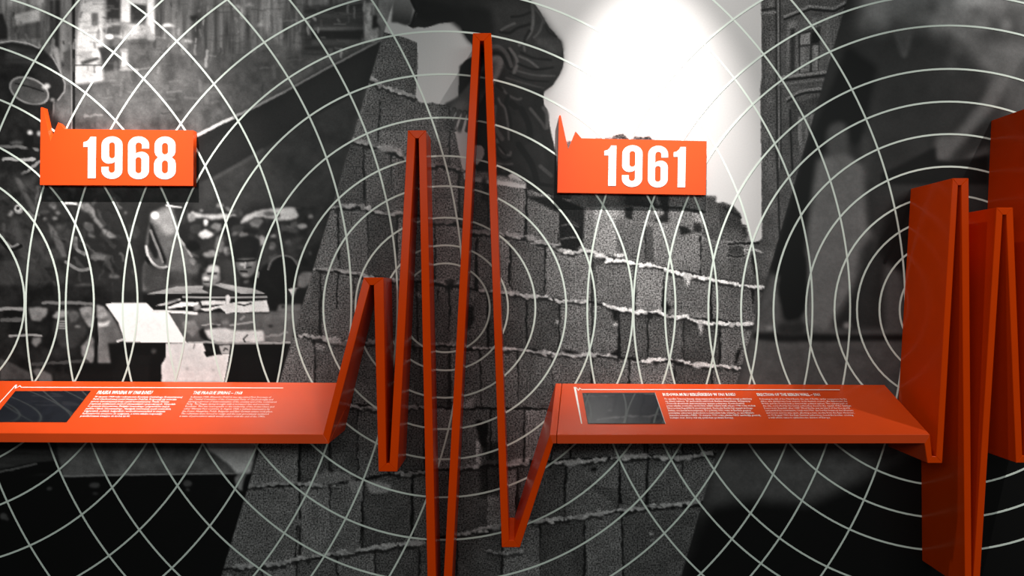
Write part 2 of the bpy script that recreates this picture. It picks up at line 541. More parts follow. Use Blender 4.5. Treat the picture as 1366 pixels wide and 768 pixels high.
    line([(850, 98), (880, 92)], 2, 0.05, fr=e3)
    line([(935, 130), (930, 165)], 2.4, 0.33, fr=e3)
    poly([(510, 150), (545, 120), (640, 120), (645, 190), (600, 230), (560, 240), (515, 225)], 0.30, fr=e3, f=1)
    poly([(540, 118), (560, 82), (600, 70), (640, 92), (642, 130), (550, 130)], 0.5, fr=e3, f=1)
    poly([(545, 134), (625, 132), (620, 150), (550, 152)], 0.05, fr=e3, f=0)
    ell(540, 178, 26, 12, 0.65, fr=e3)
    ell(600, 165, 26, 18, 0.42, fr=e3)
    line([(525, 205), (560, 205)], 2, 0.05, fr=e3)
    poly([(1240, 160), (1280, 130), (1350, 130), (1320, 220), (1270, 265), (1235, 235)], 0.28, fr=e3, f=1, nz=(N_mid, .4))
    poly([(1165, 260), (1200, 252), (1240, 245), (1250, 290), (1220, 320), (1200, 362), (1188, 300)], 0.6, fr=e3, f=0)
    # wheels, stones and track (y 380..510)
    rect(-300, 380, 150, 520, 0.045, f=2, nz=(N_mid, .8))
    line([(330, 135), (520, 135), (700, 142)], 4, 0.22, fr=f1, jit=1.5)
    line([(0, 182), (90, 176), (175, 184)], 4, 0.33, fr=f1, jit=1)
    line([(20, 265), (170, 262)], 5, 0.16, fr=f1, jit=2)
    poly([(20, 235), (40, 205), (100, 190), (170, 215), (170, 240)], 0.012, fr=f1, f=1)
    poly([(215, 182), (290, 172), (362, 182), (350, 230), (300, 275), (240, 262)], 0.3, fr=f1, f=1, jit=2, nz=(N_mid, .4))
    line([(75, 384), (200, 378), (310, 384)], 2.6, 0.38, fr=f1, jit=1)
    ell(530, 330, 125, 150, 0.10, fr=f1, f=2, nz=(N_mid, .35))
    poly([(400, 250), (420, 210), (480, 190), (520, 200), (500, 240), (440, 260)], 0.34, fr=f1, f=1, jit=2)
    for k in range(4):
        line([(450, 275 + 18 * k), (500, 276 + 18 * k)], 1.8, 0.33, fr=f1)
    ell(560, 240, 40, 40, 0.2, fr=f1, jit=3, nz=(N_mid, .4))
    ell(590, 315, 22, 8, 0.3, fr=f1)
    poly([(600, 190), (640, 160), (700, 165), (720, 250), (700, 330), (650, 285)], 0.36, fr=f1, f=1, jit=2, nz=(N_mid, .5))
    poly([(610, 470), (690, 380), (715, 420), (715, 580), (680, 590), (630, 540)], 0.3, fr=f1, f=1, jit=2, nz=(N_mid, .5))
    poly([(740, 160), (830, 200), (900, 320), (935, 400), (890, 432), (868, 590), (745, 595), (735, 430)], 0.27, fr=f1, f=1, nz=(N_mid, .35))
    poly([(735, 150), (790, 165), (820, 230), (760, 260), (738, 240)], 0.42, fr=f1, f=1, nz=(N_mid, .5))
    poly([(738, 285), (790, 285), (840, 265), (820, 310), (750, 320)], 0.6, fr=f1, f=1)
    line([(728, 260), (735, 420), (722, 600)], 4.6, 0.035, fr=f1)
    poly([(250, 400), (310, 395), (310, 430), (270, 470), (240, 440)], 0.25, fr=f1, f=1)
    poly([(0, 560), (80, 590), (220, 660), (260, 720), (0, 720)], 0.13, fr=f1, f=1, nz=(N_mid, .4))
    poly([(250, 650), (290, 630), (390, 680), (400, 740), (300, 740)], 0.2, fr=f1, f=1)
    line([(240, 600), (660, 580)], 4, 0.11, fr=f1, jit=2)
    rect(100, 485, 160, 512, 0.03, f=1)
    # board with cloth and pale sheets
    poly([(160, 205), (1150, 200), (1150, 330), (1060, 440), (150, 440)], 0.20, fr=f2, f=1, nz=(N_mid, .35))
    poly([(860, 210), (1080, 210), (1080, 430), (860, 430)], 0.25, fr=f2, f=2, nz=(N_mid, .3))
    poly([(250, 280), (340, 265), (370, 330), (330, 390), (270, 350)], 0.32, fr=f2, f=1, jit=2, nz=(N_mid, .4))
    poly([(370, 350), (410, 320), (440, 400), (470, 430), (430, 430), (385, 400)], 0.04, fr=f2, f=1)
    poly([(415, 345), (520, 325), (640, 345), (860, 345), (870, 430), (640, 440), (520, 450), (440, 395)], 0.62, fr=f2, f=1, jit=1.5, nz=(N_mid, .12))
    line([(400, 305), (470, 295), (530, 300)], 2, 0.42, fr=f2, jit=1)
    line([(610, 305), (700, 290), (780, 285)], 2.4, 0.42, fr=f2, jit=1)
    line([(690, 260), (715, 240)], 3, 0.38, fr=f2)
    ell(490, 312, 22, 10, 0.03, fr=f2)
    ell(570, 285, 30, 20, 0.3, fr=f2, jit=2)
    line([(740, 380), (710, 410), (725, 440)], 2, 0.05, fr=f2)
    ell(915, 312, 20, 9, 0.05, fr=f2)
    line([(870, 390), (960, 380), (1040, 360)], 3, 0.36, fr=f2, jit=2)
    line([(270, 440), (430, 432), (640, 442), (1060, 438)], 2.2, 0.45, fr=f2, jit=1)
    poly([(1110, 20), (1180, 20), (1180, 140), (1060, 150)], 0.05, fr=f2, f=1)
    poly([(980, 150), (1150, 145), (1150, 200), (960, 205)], 0.26, fr=f2, f=1, nz=(N_mid, .3))
    ell(1010, 165, 12, 12, 0.03, fr=f2)
    poly([(90, 300), (520, 285), (1000, 290), (1020, 440), (250, 430), (130, 410), (60, 370), (60, 300)], 0.035, fr=e3, f=1)
    poly([(90, 295), (200, 268), (310, 240), (520, 232), (510, 260), (570, 290)], 0.38, fr=e3, f=0, nz=(N_hor, .3))
    poly([(590, 225), (650, 213), (780, 238), (900, 255), (985, 292), (800, 292), (650, 245)], 0.4, fr=e3, f=0, nz=(N_mid, .3))
    poly([(560, 262), (640, 250), (760, 275), (760, 312), (560, 310)], 0.10, fr=e3, f=1)
    line([(365, 318), (600, 322), (1000, 318)], 2.0, 0.45, fr=e3)
    poly([(155, 388), (230, 360), (340, 330), (350, 340), (240, 378)], 0.6, fr=e3, f=0, jit=.8)
    poly([(250, 395), (350, 358), (490, 358), (470, 385), (320, 395), (255, 412)], 0.8, fr=e3, f=0, jit=1)
    poly([(440, 380), (490, 370), (495, 400), (450, 430)], 0.45, fr=e3, f=1, jit=2)
    poly([(500, 352), (590, 343), (690, 350), (690, 375), (510, 380)], 0.62, fr=e3, f=0, jit=1)
    poly([(688, 312), (712, 298), (722, 330), (716, 372), (690, 368)], 0.62, fr=e3, f=0, jit=1)
    poly([(490, 408), (640, 388), (720, 362), (900, 352), (1000, 340), (1018, 430), (900, 432), (730, 438), (690, 442), (640, 402), (540, 428)], 0.62,
         fr=e3, f=0, jit=1, nz=(N_mid, .12))
    poly([(510, 388), (610, 378), (600, 396), (520, 398)], 0.05, fr=e3, f=0)
    line([(780, 372), (830, 382), (880, 368)], 2.4, 0.06, fr=e3)
    line([(490, 428), (560, 432), (640, 405), (680, 436)], 2, 0.05, fr=e3)
    poly([(200, 360), (330, 330), (330, 345), (250, 362)], 0.12, fr=e3, f=1)
    # big white sheet, dark gap, lower sheet
    poly([(820, 440), (1280, 435), (1240, 560), (1235, 760), (860, 760)], 0.032, fr=f1, f=1)
    ell(1168, 502, 20, 18, 0.14, fr=f1, f=1)
    poly([(141, 405.5), (150, 404), (195, 404), (205, 413.5), (223, 414), (249, 457), (167, 456), (158, 430), (147, 414)], 0.93, f=0, g=.02)
    line([(205, 415), (240, 416), (262, 418)], 3.4, 0.75, jit=.6)
    line([(157, 455), (166, 452)], 3, .6)
    poly([(125, 445), (400, 440), (440, 545), (500, 530), (600, 525), (570, 760), (90, 760), (90, 600), (120, 550)], 0.70, fr=f2, f=0, jit=.6, g=.05, nz=(N_mid, .08))
    poly([(405, 445), (470, 445), (500, 470), (520, 500), (515, 528), (470, 540), (430, 550), (408, 510), (440, 490), (480, 520), (470, 480)], 0.03, fr=f2, f=0)
    poly([(525, 462), (610, 455), (600, 520), (545, 525)], 0.5, fr=f2, f=0)
    line([(560, 500), (570, 480), (590, 490)], 2, 0.1, fr=f2)
    ell(282, 635, 9, 8, 0.4, fr=f2)
    ell(480, 645, 8, 8, 0.45, fr=f2)
    line([(340, 450), (330, 480)], 2, 0.4, fr=f2)
    poly([(625, 450), (1045, 445), (1015, 560), (1000, 760), (560, 760), (590, 600)], 0.028, fr=f2, f=0)
    # under the shelf
    rect(-300, 512, 420, 1000, 0.022, f=3, nz=(N_big, .5))
    rect(-300, 545, 345, 633, 0.05, f=2, nz=(N_mid, .6))
    poly([(-100, -80), (300, -80), (330, 60), (330, 110), (200, 120), (0, 170), (-100, 180)], 0.085, fr=h7, f=2, nz=(N_hor, .5))
    poly([(-50, 170), (80, 140), (200, 115), (320, 105), (350, 170), (0, 200)], 0.02, fr=h7, f=1)
    line([(0, 168), (90, 150), (210, 122)], 2.6, 0.16, fr=h7, jit=1)
    poly([(320, -60), (1490, -60), (1450, 172), (1320, 178), (800, 185), (360, 198), (355, 160), (330, 60)], 0.20, fr=h7, f=1, nz=(N_mid, .4))
    line([(360, 194), (700, 186), (1430, 176)], 2, 0.3, fr=h7, jit=.6)
    poly([(1150, -60), (1490, -60), (1440, 172), (1370, 185), (1310, 120), (1270, 90), (1200, 40)], 0.52, fr=h7, f=1, jit=1.5, nz=(N_mid, .15))
    poly([(318, 632), (329, 630), (324, 645), (323, 655), (316, 650), (313, 638)], 0.35, f=1, jit=1)
    for x, y, rx, ry in ((545, 245, 30, 16), (550, 292, 16, 6), (1080, 235, 26, 20), (1080, 272, 12, 7), (20, 425, 20, 18), (40, 440, 10, 8), (285, 265, 16, 8)):
        ell(x, y, rx, ry, 0.13, fr=h7, f=1, jit=1)


# ---- centre photograph: a wall of rough blocks being laid, bright sky behind
MR = np.random.default_rng(21)


def mort(pts, w, v=0.55, fr=None, brk=.55, dark=True, op=1.0):
    if dark:
        p = [(x, y + 3.2 * fr[2]) for x, y in pts] if fr else [(x, y + 3.2) for x, y in pts]
        line(p, w * 1.3, 0.07, fr=fr, jit=3.0, brk=.9, op=.75 * op, g=.2)
    line(pts, w * .85, v, fr=fr, jit=2.6, brk=brk * 1.5, g=.25, op=op, nz=(N_fine, .25))
    P = np.array(pts, np.float32)
    if fr is not None:
        P = P / fr[2] + np.array(fr[:2], np.float32)
    for i in range(len(P) - 1):
        L = float(np.hypot(*(P[i + 1] - P[i])))
        for _ in range(int(L / 9) + 1):
            t = MR.random()
            c = P[i] * (1 - t) + P[i + 1] * t
            if MR.random() < .55:
                ell(float(c[0]), float(c[1]) + MR.uniform(-1.5, 2.5), MR.uniform(2, 6.5), MR.uniform(1.0, 2.6), v * MR.uniform(.7, 1.25), rot=MR.uniform(-25, 25), f=0, jit=2.5, g=.3, op=op)


def joint(pts, w=2.2, fr=None, v=0.045, op=.95):
    line(pts, w, v, fr=fr, jit=2.2, brk=.6, op=op)


def blockp(pts, v, fr=None, f=1, op=1.0):
    poly(pts, v * 0.86, fr=fr, f=f, g=.95, op=op, jit=1.6, nz=(N_mid, .16))


def paint_centre():
    cut = [(576, -170), (1181, -170), (1130, 0), (983.6, 508), (905, 780), (812, 1100), (196, 1100), (297, 762), (525, 0)]
    poly(cut, 0.10, f=0, g=.8, nz=(N_mid, .3))
    # courses of blocks between the mortar lines
    rows = [
        [(300, 20), (560, 40), (1100, 60)],
        [(440, 95), (493, 105), (555, 130), (700, 150), (1100, 200)],
        [(420, 180), (465, 186), (550, 215), (640, 235), (745, 262), (1100, 300)],
        [(400, 275), (440, 277), (550, 285), (640, 309), (740, 328), (850, 352), (1020, 383)],
        [(380, 352), (410, 357), (530, 373), (640, 387), (782, 403), (860, 418), (1010, 432)],
        [(370, 446), (395, 447), (470, 455), (640, 463), (823, 477), (985, 490)],
        [(340, 548), (460, 540), (560, 544), (720, 545), (985, 545)],
        [(320, 650), (450, 645), (540, 630), (640, 622), (720, 615), (960, 604)],
        [(290, 760), (450, 740), (560, 722), (700, 697), (940, 668)],
        [(250, 850), (500, 830), (900, 770)],
        [(220, 940), (500, 920), (900, 860)]]
    xs = [[480, 520, 560, 620], [470, 507, 548, 600, 650, 700], [485, 522, 572, 612, 651, 702, 748], [451, 490, 530, 581, 636, 681, 727, 790, 847, 886, 949, 1004],
          [428, 472, 515, 556, 600, 651, 702, 746, 790, 826, 864, 912, 961], [420, 470, 516, 560, 600, 640, 690, 737, 790, 840, 900, 950],
          [400, 440, 477, 520, 566, 610, 655, 700, 760, 810, 860, 910], [400, 440, 485, 550, 600, 650, 690, 755, 827, 864, 910],
          [350, 396, 450, 500, 560, 610, 670, 720, 780, 830], [330, 400, 470, 540, 610, 680, 760, 840]]
    r = np.random.default_rng(5)

    def yat(line_, x):
        return float(np.interp(x, [p[0] for p in line_], [p[1] for p in line_]))
    for k in range(len(rows) - 1):
        ed = [200] + xs[k] + [1200]
        for i in range(len(ed) - 1):
            x0, x1 = ed[i] + 1.2, ed[i + 1] - 1.2
            v = 0.255 * (0.74 + 0.55 * r.random())
            sk = r.uniform(-3, 3)
            pts = [(x0, yat(rows[k], x0) + 2), ((x0 + x1) / 2, yat(rows[k], (x0 + x1) / 2) + 1.5), (x1, yat(rows[k], x1) + 2),
                   (x1 + sk, yat(rows[k + 1], x1) - 2), ((x0 + x1) / 2, yat(rows[k + 1], (x0 + x1) / 2) - 1.5), (x0 + sk * .6, yat(rows[k + 1], x0) - 2)]
            poly([(x - 1, y) for x, y in pts], 0.05, f=0, jit=2.4, op=.0)
            poly(pts, v, f=0, jit=2.2, g=.95, nz=(N_mid, .2))
            line([(x1 + 1, yat(rows[k], x1) + 3), (x1 + 1 + sk, yat(rows[k + 1], x1) - 3)], 1.1 + r.random() * 1.5, 0.055, jit=1.2, brk=.9, op=r.uniform(.45, .95), g=.4)
            # broken pale line: lit upper rim painted into each printed block's tone
            line([(x0 + 2, yat(rows[k], x0) + 4), (x1 - 2, yat(rows[k], x1) + 4)], 2.0, v * 1.35, jit=3, brk=.8, op=.45, g=.9)
        line([(x, y) for x, y in rows[k]], 2.4, 0.05, jit=2.6, brk=.7, op=.85)
    # sky
    poly([(520, -170), (1016, -170), (1016, 332), (1004, 322), (1000, 318), (996, 300), (989, 298), (988, 285), (978, 273), (965, 270), (955, 270), (942, 262),
          (942, 240), (872, 186), (775, 186), (745, 190), (745, 258), (620, 240), (600, 140), (586, 139), (577, 136), (570, 138), (560, 136), (552, 132), (554, 128),
          (557, 90), (556, 57), (540, 50), (520, 45), (510, 42)], 0.60, f=0, g=.02)
    poly([(505, 62), (522, 48), (540, 50), (556, 57), (557, 90), (554, 130), (560, 137), (593, 140), (610, 175), (480, 175)], 0.24, f=0, g=.95, nz=(N_mid, .2), jit=1.2)
    poly([(519, -60), (545, -60), (530, 20), (520, 30), (512, 42), (508, 60), (500, 62)], 0.62, f=1, op=.0)
    poly([(814, 190), (817, 182), (823, 179), (831, 178), (838, 184), (842, 188), (847, 181), (856, 183), (867, 182), (871, 190)], 0.22, f=0, jit=1.5, g=.9, nz=(N_fine, .7))
    line([(795, 185), (815, 184)], 2, 0.35, jit=1)
    # facade at the right of the sky
    poly([(1016, -170), (1181, -170), (1130, 0), (1026, 362), (1008, 432), (1000, 330), (1017, 318), (1014, 120), (1016, 100)], 0.205, f=0, g=.55, jit=1.2, nz=(N_mid, .28))
    poly([(170, 0), (225, 0), (225, 768), (175, 768), (172, 560), (185, 540), (180, 160)], 0.23, fr=d1, f=1, g=.8, nz=(N_mid, .3), jit=1)
    line([(233, -300), (242, 768)], 2.0, 0.07, fr=d1)
    line([(243, -300), (252, 768)], 1.4, 0.34, fr=d1)
    line([(252, -300), (258, 768)], 1.8, 0.08, fr=d1)
    line([(240, 0), (258, 560)], 2.4, 0.07, fr=d2, f=1.4)
    line([(172, 45), (232, 38)], 3, 0.08, fr=d1)
    line([(172, 62), (232, 55)], 3, 0.33, fr=d1)
    line([(275, 75), (390, 28), (500, 38), (550, 10)], 3, 0.33, fr=d1)
    line([(275, 88), (390, 42), (500, 52), (550, 25)], 3, 0.06, fr=d1)
    poly([(290, 100), (520, 60), (500, 330), (280, 340)], 0.26, fr=d1, f=1, nz=(N_vert, .3))
    poly([(335, 150), (440, 120), (430, 330), (340, 335)], 0.13, fr=d1, f=0)
    poly([(348, 158), (392, 148), (390, 200), (346, 205)], 0.36, fr=d1, f=0)
    poly([(400, 150), (436, 140), (432, 192), (400, 198)], 0.05, fr=d1, f=0)
    poly([(346, 215), (390, 210), (388, 325), (346, 330)], 0.3, fr=d1, f=0, nz=(N_vert, .4))
    poly([(402, 208), (430, 204), (424, 322), (400, 325)], 0.33, fr=d1, f=0, nz=(N_vert, .4))
    poly([(300, 130), (325, 125), (322, 335), (300, 335)], 0.12, fr=d1, f=1)
    line([(255, 352), (470, 326)], 3.4, 0.36, fr=d1)
    line([(255, 368), (465, 342)], 3.4, 0.07, fr=d1)
    line([(255, 384), (460, 360)], 3, 0.28, fr=d1)
    line([(285, 450), (350, 415), (440, 402)], 3, 0.33, fr=d1, sm=True)
    line([(290, 462), (350, 428), (440, 416)], 3, 0.06, fr=d1, sm=True)
    poly([(300, 470), (440, 440), (400, 560), (300, 600)], 0.15, fr=d1, f=1, nz=(N_mid, .4))
    poly([(340, 530), (410, 515), (380, 640), (350, 700), (340, 640)], 0.34, fr=d1, f=1, nz=(N_vert, .5))
    line([(300, 500), (310, 768)], 3, 0.08, fr=d1)
    # blocks on the right under the sign
    blockp([(942, 262), (955, 262), (956, 271), (965, 270), (975, 275), (988, 286), (988, 318), (960, 322), (940, 318)], 0.20)
    blockp([(1030, 80), (1130, 100), (1172, 150), (1170, 230), (1050, 230), (1030, 180)], 0.14, fr=e8)
    line([(1060, 100), (1130, 140), (1170, 165)], 3, 0.05, fr=e8)
    blockp([(1170, 215), (1200, 222), (1205, 300), (1170, 290)], 0.09, fr=e8)
    blockp([(930, 130), (1030, 180), (1030, 290), (930, 285)], 0.2, fr=e8)
    blockp([(1055, 260), (1190, 265), (1200, 320), (1055, 310)], 0.24, fr=e8)
    blockp([(1090, 340), (1190, 345), (1185, 400), (1090, 395)], 0.17, fr=e8)
    line([(1090, 330), (1280, 325)], 3, 0.05, fr=e8, jit=2)
    line([(1090, 405), (1190, 408)], 3, 0.05, fr=e8, jit=2)
    blockp([(1085, 410), (1220, 420), (1250, 500), (1240, 590), (1085, 560)], 0.25, fr=e8)
    poly([(1225, 400), (1260, 420), (1270, 520), (1255, 530)], 0.05, fr=e8, f=1, jit=2)
    line([(1190, 370), (1240, 365), (1300, 380)], 3, 0.42, fr=e8, jit=3, brk=.5)
    blockp([(130, 108), (250, 108), (250, 375), (180, 365), (175, 200)], 0.34, fr=e8)
    blockp([(250, 108), (400, 108), (385, 400), (250, 375)], 0.46, fr=e8)
    blockp([(385, 170), (440, 175), (570, 200), (570, 440), (385, 400)], 0.30, fr=e8)
    blockp([(570, 215), (625, 225), (625, 455), (570, 445)], 0.22, fr=e8)
    blockp([(625, 205), (780, 255), (780, 495), (625, 455)], 0.37, fr=e8)
    blockp([(790, 268), (915, 275), (915, 520), (790, 500)], 0.36, fr=e8)
    blockp([(925, 300), (1085, 325), (1085, 565), (925, 530)], 0.27, fr=e8)
    blockp([(495, 105), (600, 110), (700, 200), (495, 185)], 0.30, fr=e8)
    blockp([(720, 110), (870, 130), (870, 245), (780, 210), (710, 200)], 0.33, fr=e8)
    poly([(440, 100), (492, 100), (492, 180), (440, 172)], 0.05, fr=e8, f=1, jit=1.5)
    poly([(640, 20), (720, 20), (712, 200), (620, 190), (690, 140)], 0.06, fr=e8, f=1, jit=1.5)
    poly([(100, 20), (440, 20), (440, 100), (100, 100)], 0.2, fr=e8, f=1, nz=(N_mid, .6), g=.6)
    poly([(440, 20), (640, 20), (640, 95), (440, 95)], 0.1, fr=e8, f=1, nz=(N_mid, .6), g=.6)
    poly([(775, 215), (835, 225), (875, 258), (790, 272)], 0.04, fr=e8, f=1, jit=1.5)
    poly([(870, 195), (920, 200), (925, 265), (872, 255)], 0.09, fr=e8, f=1, jit=1.5)
    blockp([(515, 465), (700, 500), (680, 745), (515, 745)], 0.44, fr=e8)
    blockp([(320, 440), (500, 460), (500, 740), (260, 700), (260, 480)], 0.34, fr=e8)
    blockp([(740, 520), (960, 560), (960, 760), (740, 740)], 0.31, fr=e8)
    blockp([(1030, 590), (1240, 615), (1240, 768), (1030, 760)], 0.28, fr=e8)
    poly([(1245, 600), (1330, 560), (1300, 768), (1245, 768)], 0.18, fr=e8, f=1, g=.5)
    poly([(690, 690), (740, 730), (700, 768), (680, 760)], 0.05, fr=e8, f=1, jit=1.5)
    # boots and leg right of the kneeling man
    poly([(700, 262), (745, 262), (780, 278), (778, 325), (768, 334), (750, 330), (746, 318), (748, 285)], 0.055, f=1, nz=(N_mid, .3))
    line([(40, 215), (100, 208), (150, 222)], 1.8, 0.16, fr=e8, sm=True)
    line([(40, 300), (90, 292), (150, 288)], 1.8, 0.2, fr=e8, sm=True)
    line([(60, 150), (110, 190), (150, 210)], 3, 0.10, fr=e8, sm=True)
    # mortar
    mort([(0, 345), (60, 378), (110, 384), (170, 372), (230, 380), (290, 402), (340, 425)], 3.6, 0.55, fr=e8)
    ell(285, 405, 38, 16, .62, fr=e8, jit=2)
    ell(410, 402, 40, 14, .6, fr=e8, jit=2)
    mort([(330, 436), (400, 432), (460, 442), (520, 455), (600, 460), (700, 490), (780, 515), (860, 530), (960, 545), (1060, 570), (1180, 592), (1320, 605)], 3.6, 0.66, fr=e8)
    poly([(800, 530), (880, 530), (850, 560), (835, 610), (820, 570)], 0.55, fr=e8, f=1, jit=2)
    ell(595, 462, 18, 16, .7, fr=e8, jit=1)
    mort([(0, 40), (100, 45), (250, 60), (330, 80), (400, 90), (520, 92), (560, 105), (700, 120), (810, 130)], 3.2, 0.5, fr=f4)
    mort([(950, 150), (1040, 178), (1100, 185), (1180, 200), (1300, 215), (1366, 212)], 4.2, 0.66, fr=f4)
    mort([(0, 215), (100, 205), (160, 230), (230, 245), (320, 240), (400, 275), (470, 295), (560, 295), (640, 290), (720, 300), (830, 293)], 4.0, 0.62, fr=f5)
    poly([(390, 260), (450, 290), (440, 330), (420, 390), (405, 330)], 0.5, fr=f5, f=1, jit=2)
    mort([(-60, 470), (150, 482), (270, 490), (350, 495), (400, 510), (500, 510), (600, 525), (660, 525), (840, 530), (900, 525), (1000, 545), (1040, 552)], 3.4, 0.5, fr=f4)
    mort([(1200, 578), (1280, 568), (1366, 570)], 5, 0.62, fr=f4)
    mort([(0, 572), (100, 560), (180, 565), (260, 580), (350, 600), (430, 602), (520, 615), (620, 617), (720, 630)], 4.2, 0.58, fr=f5)
    ell(400, 610, 45, 24, .55, fr=f5, jit=3)
    poly([(1000, 170), (1060, 200), (1040, 280), (1010, 270)], 0.05, fr=f4, f=1, jit=2)
    ell(1030, 300, 18, 10, .6, fr=f4, jit=1)
    ell(980, 160, 18, 10, .6, fr=f4, jit=1)
    ell(590, 280, 12, 18, .5, fr=f4, jit=1)
    poly([(620, 480), (730, 500), (790, 520), (660, 522)], 0.05, fr=f4, f=1, jit=2)
    poly([(370, 480), (460, 490), (500, 500), (400, 502)], 0.05, fr=f4, f=1, jit=2)
    poly([(990, 520), (1060, 480), (1060, 545), (1010, 540)], 0.05, fr=f4, f=1, jit=2)
    poly([(740, 460), (700, 600), (675, 610), (700, 500)], 0.05, fr=f5, f=1, jit=1.5)
    mort([(150, 622), (260, 620), (350, 628), (400, 655), (430, 642), (500, 650), (560, 682), (700, 700)], 4, 0.4, fr=e7)
    ell(395, 660, 30, 16, .45, fr=e7, jit=2)
    ell(520, 660, 30, 20, .4, fr=e7, jit=2)
    mort([(660, 350), (700, 385), (760, 410), (860, 435)], 4.5, 0.42, fr=b1)
    mort([(575, 630), (650, 650), (720, 670), (800, 690), (850, 740)], 5, 0.42, fr=b1)
    ell(730, 680, 40, 14, .42, fr=b1, jit=3)
    mort([(485, 265), (540, 250), (600, 250), (640, 262), (700, 282), (760, 290), (810, 285)], 4.5, 0.42, fr=b2)
    mort([(395, 535), (450, 545), (520, 545), (600, 560), (700, 590), (790, 590)], 3.6, 0.42, fr=b2)
    mort([(930, 70), (990, 65), (1060, 85), (1100, 95)], 4, 0.34, fr=b2)
    mort([(930, 320), (990, 330), (1050, 318)], 4, 0.3, fr=b2)
    mort([(940, 595), (1000, 600), (1080, 605)], 3.4, 0.4, fr=b2)
    mort([(1120, 370), (1200, 380), (1270, 375), (1340, 400)], 4, 0.42, fr=b2)
    mort([(0, 380), (60, 385), (180, 400), (260, 412), (320, 440), (370, 432)], 5, 0.42, fr=f3)
    ell(270, 420, 60, 22, .42, fr=f3, jit=3)
    ell(160, 470, 40, 18, .36, fr=f3, jit=3)
    mort([(490, 435), (580, 425)], 4, 0.42, fr=f3)
    mort([(830, 450), (950, 455), (1050, 450), (1180, 445), (1290, 470)], 3.4, 0.36, fr=f3)
    ell(905, 75, 12, 26, .45, rot=-30, fr=f3)
    ell(715, 440, 10, 26, .45, fr=f3)
    ell(1320, 85, 24, 22, .35, fr=f3, jit=2)
    mort([(560, 470), (620, 495), (700, 490)], 4, 0.4, fr=b3)
    mort([(820, 485), (920, 492)], 4.5, 0.4, fr=b3)
    poly([(1075, 480), (1100, 450), (1140, 445), (1130, 480), (1090, 495)], 0.42, fr=b3, f=1, jit=2)
    mort([(1200, 600), (1290, 610), (1366, 590)], 4, 0.42, fr=b4, op=.7)
    poly([(1145, 0), (1200, 10), (1200, 60), (1190, 130), (1165, 110), (1145, 40)], 0.03, fr=b4, f=1, jit=2)
    poly([(1145, 85), (1160, 105), (1185, 150), (1195, 205), (1165, 212), (1143, 190)], 0.5, fr=b4, f=0, jit=1.2)
    mort([(20, 320), (100, 302), (200, 292), (280, 285), (400, 292), (500, 300)], 5, 0.42, fr=b4)
    poly([(640, 285), (700, 275), (765, 300), (740, 330), (660, 335)], 0.4, fr=b4, f=1, jit=2, g=.4)
    poly([(560, 270), (620, 280), (630, 340), (590, 330), (560, 300)], 0.36, fr=b4, f=1, jit=3, g=.6)
    poly([(400, 240), (520, 230), (600, 260), (500, 290), (410, 285)], 0.33, fr=b4, f=1, jit=5, g=.7)
    poly([(260, 395), (320, 410), (300, 440), (270, 430)], 0.33, fr=b4, f=1, jit=3)
    poly([(330, 460), (380, 450), (410, 500), (390, 535), (350, 500)], 0.33, fr=b4, f=1, jit=4)
    mort([(780, 240), (850, 245), (930, 235)], 5, 0.36, fr=b4)
    mort([(1060, 218), (1140, 210), (1240, 190)], 5, 0.4, fr=b4)
    mort([(1280, 200), (1366, 185)], 5, 0.4, fr=b4)
    mort([(30, 668), (150, 660), (250, 650), (400, 622), (560, 600), (760, 572), (900, 555)], 5, 0.42, fr=b4)
    poly([(820, 545), (900, 540), (920, 560), (850, 575)], 0.42, fr=b4, f=1, jit=2)
    mort([(1060, 520), (1150, 505), (1260, 480)], 5, 0.4, fr=b4)
    mort([(0, 500), (60, 490), (110, 470)], 5, 0.42, fr=c4)
    poly([(1210, 480), (1250, 470), (1255, 500), (1220, 505)], 0.42, fr=b4, f=1, jit=2)
    mort([(120, 205), (200, 195), (215, 190)], 5, 0.45, fr=c4)
    mort([(340, 195), (440, 188), (520, 182), (700, 165), (820, 168), (900, 172), (1060, 150)], 4.6, 0.52, fr=c4)
    ell(420, 195, 40, 14, .5, fr=c4, jit=2)
    ell(930, 172, 40, 12, .5, fr=c4, jit=2)
    mort([(210, 465), (350, 452), (480, 436), (620, 412), (740, 400), (840, 388), (1000, 370)], 4.4, 0.45, fr=c4)
    poly([(535, 395), (555, 415), (570, 440), (530, 435)], 0.45, fr=c4, f=1, jit=1)
    ell(780, 517, 10, 8, .45, fr=c4)
    ell(790, 548, 16, 5, .4, fr=c4, jit=2)
    ell(520, 225, 16, 10, .03, fr=c4, jit=2)
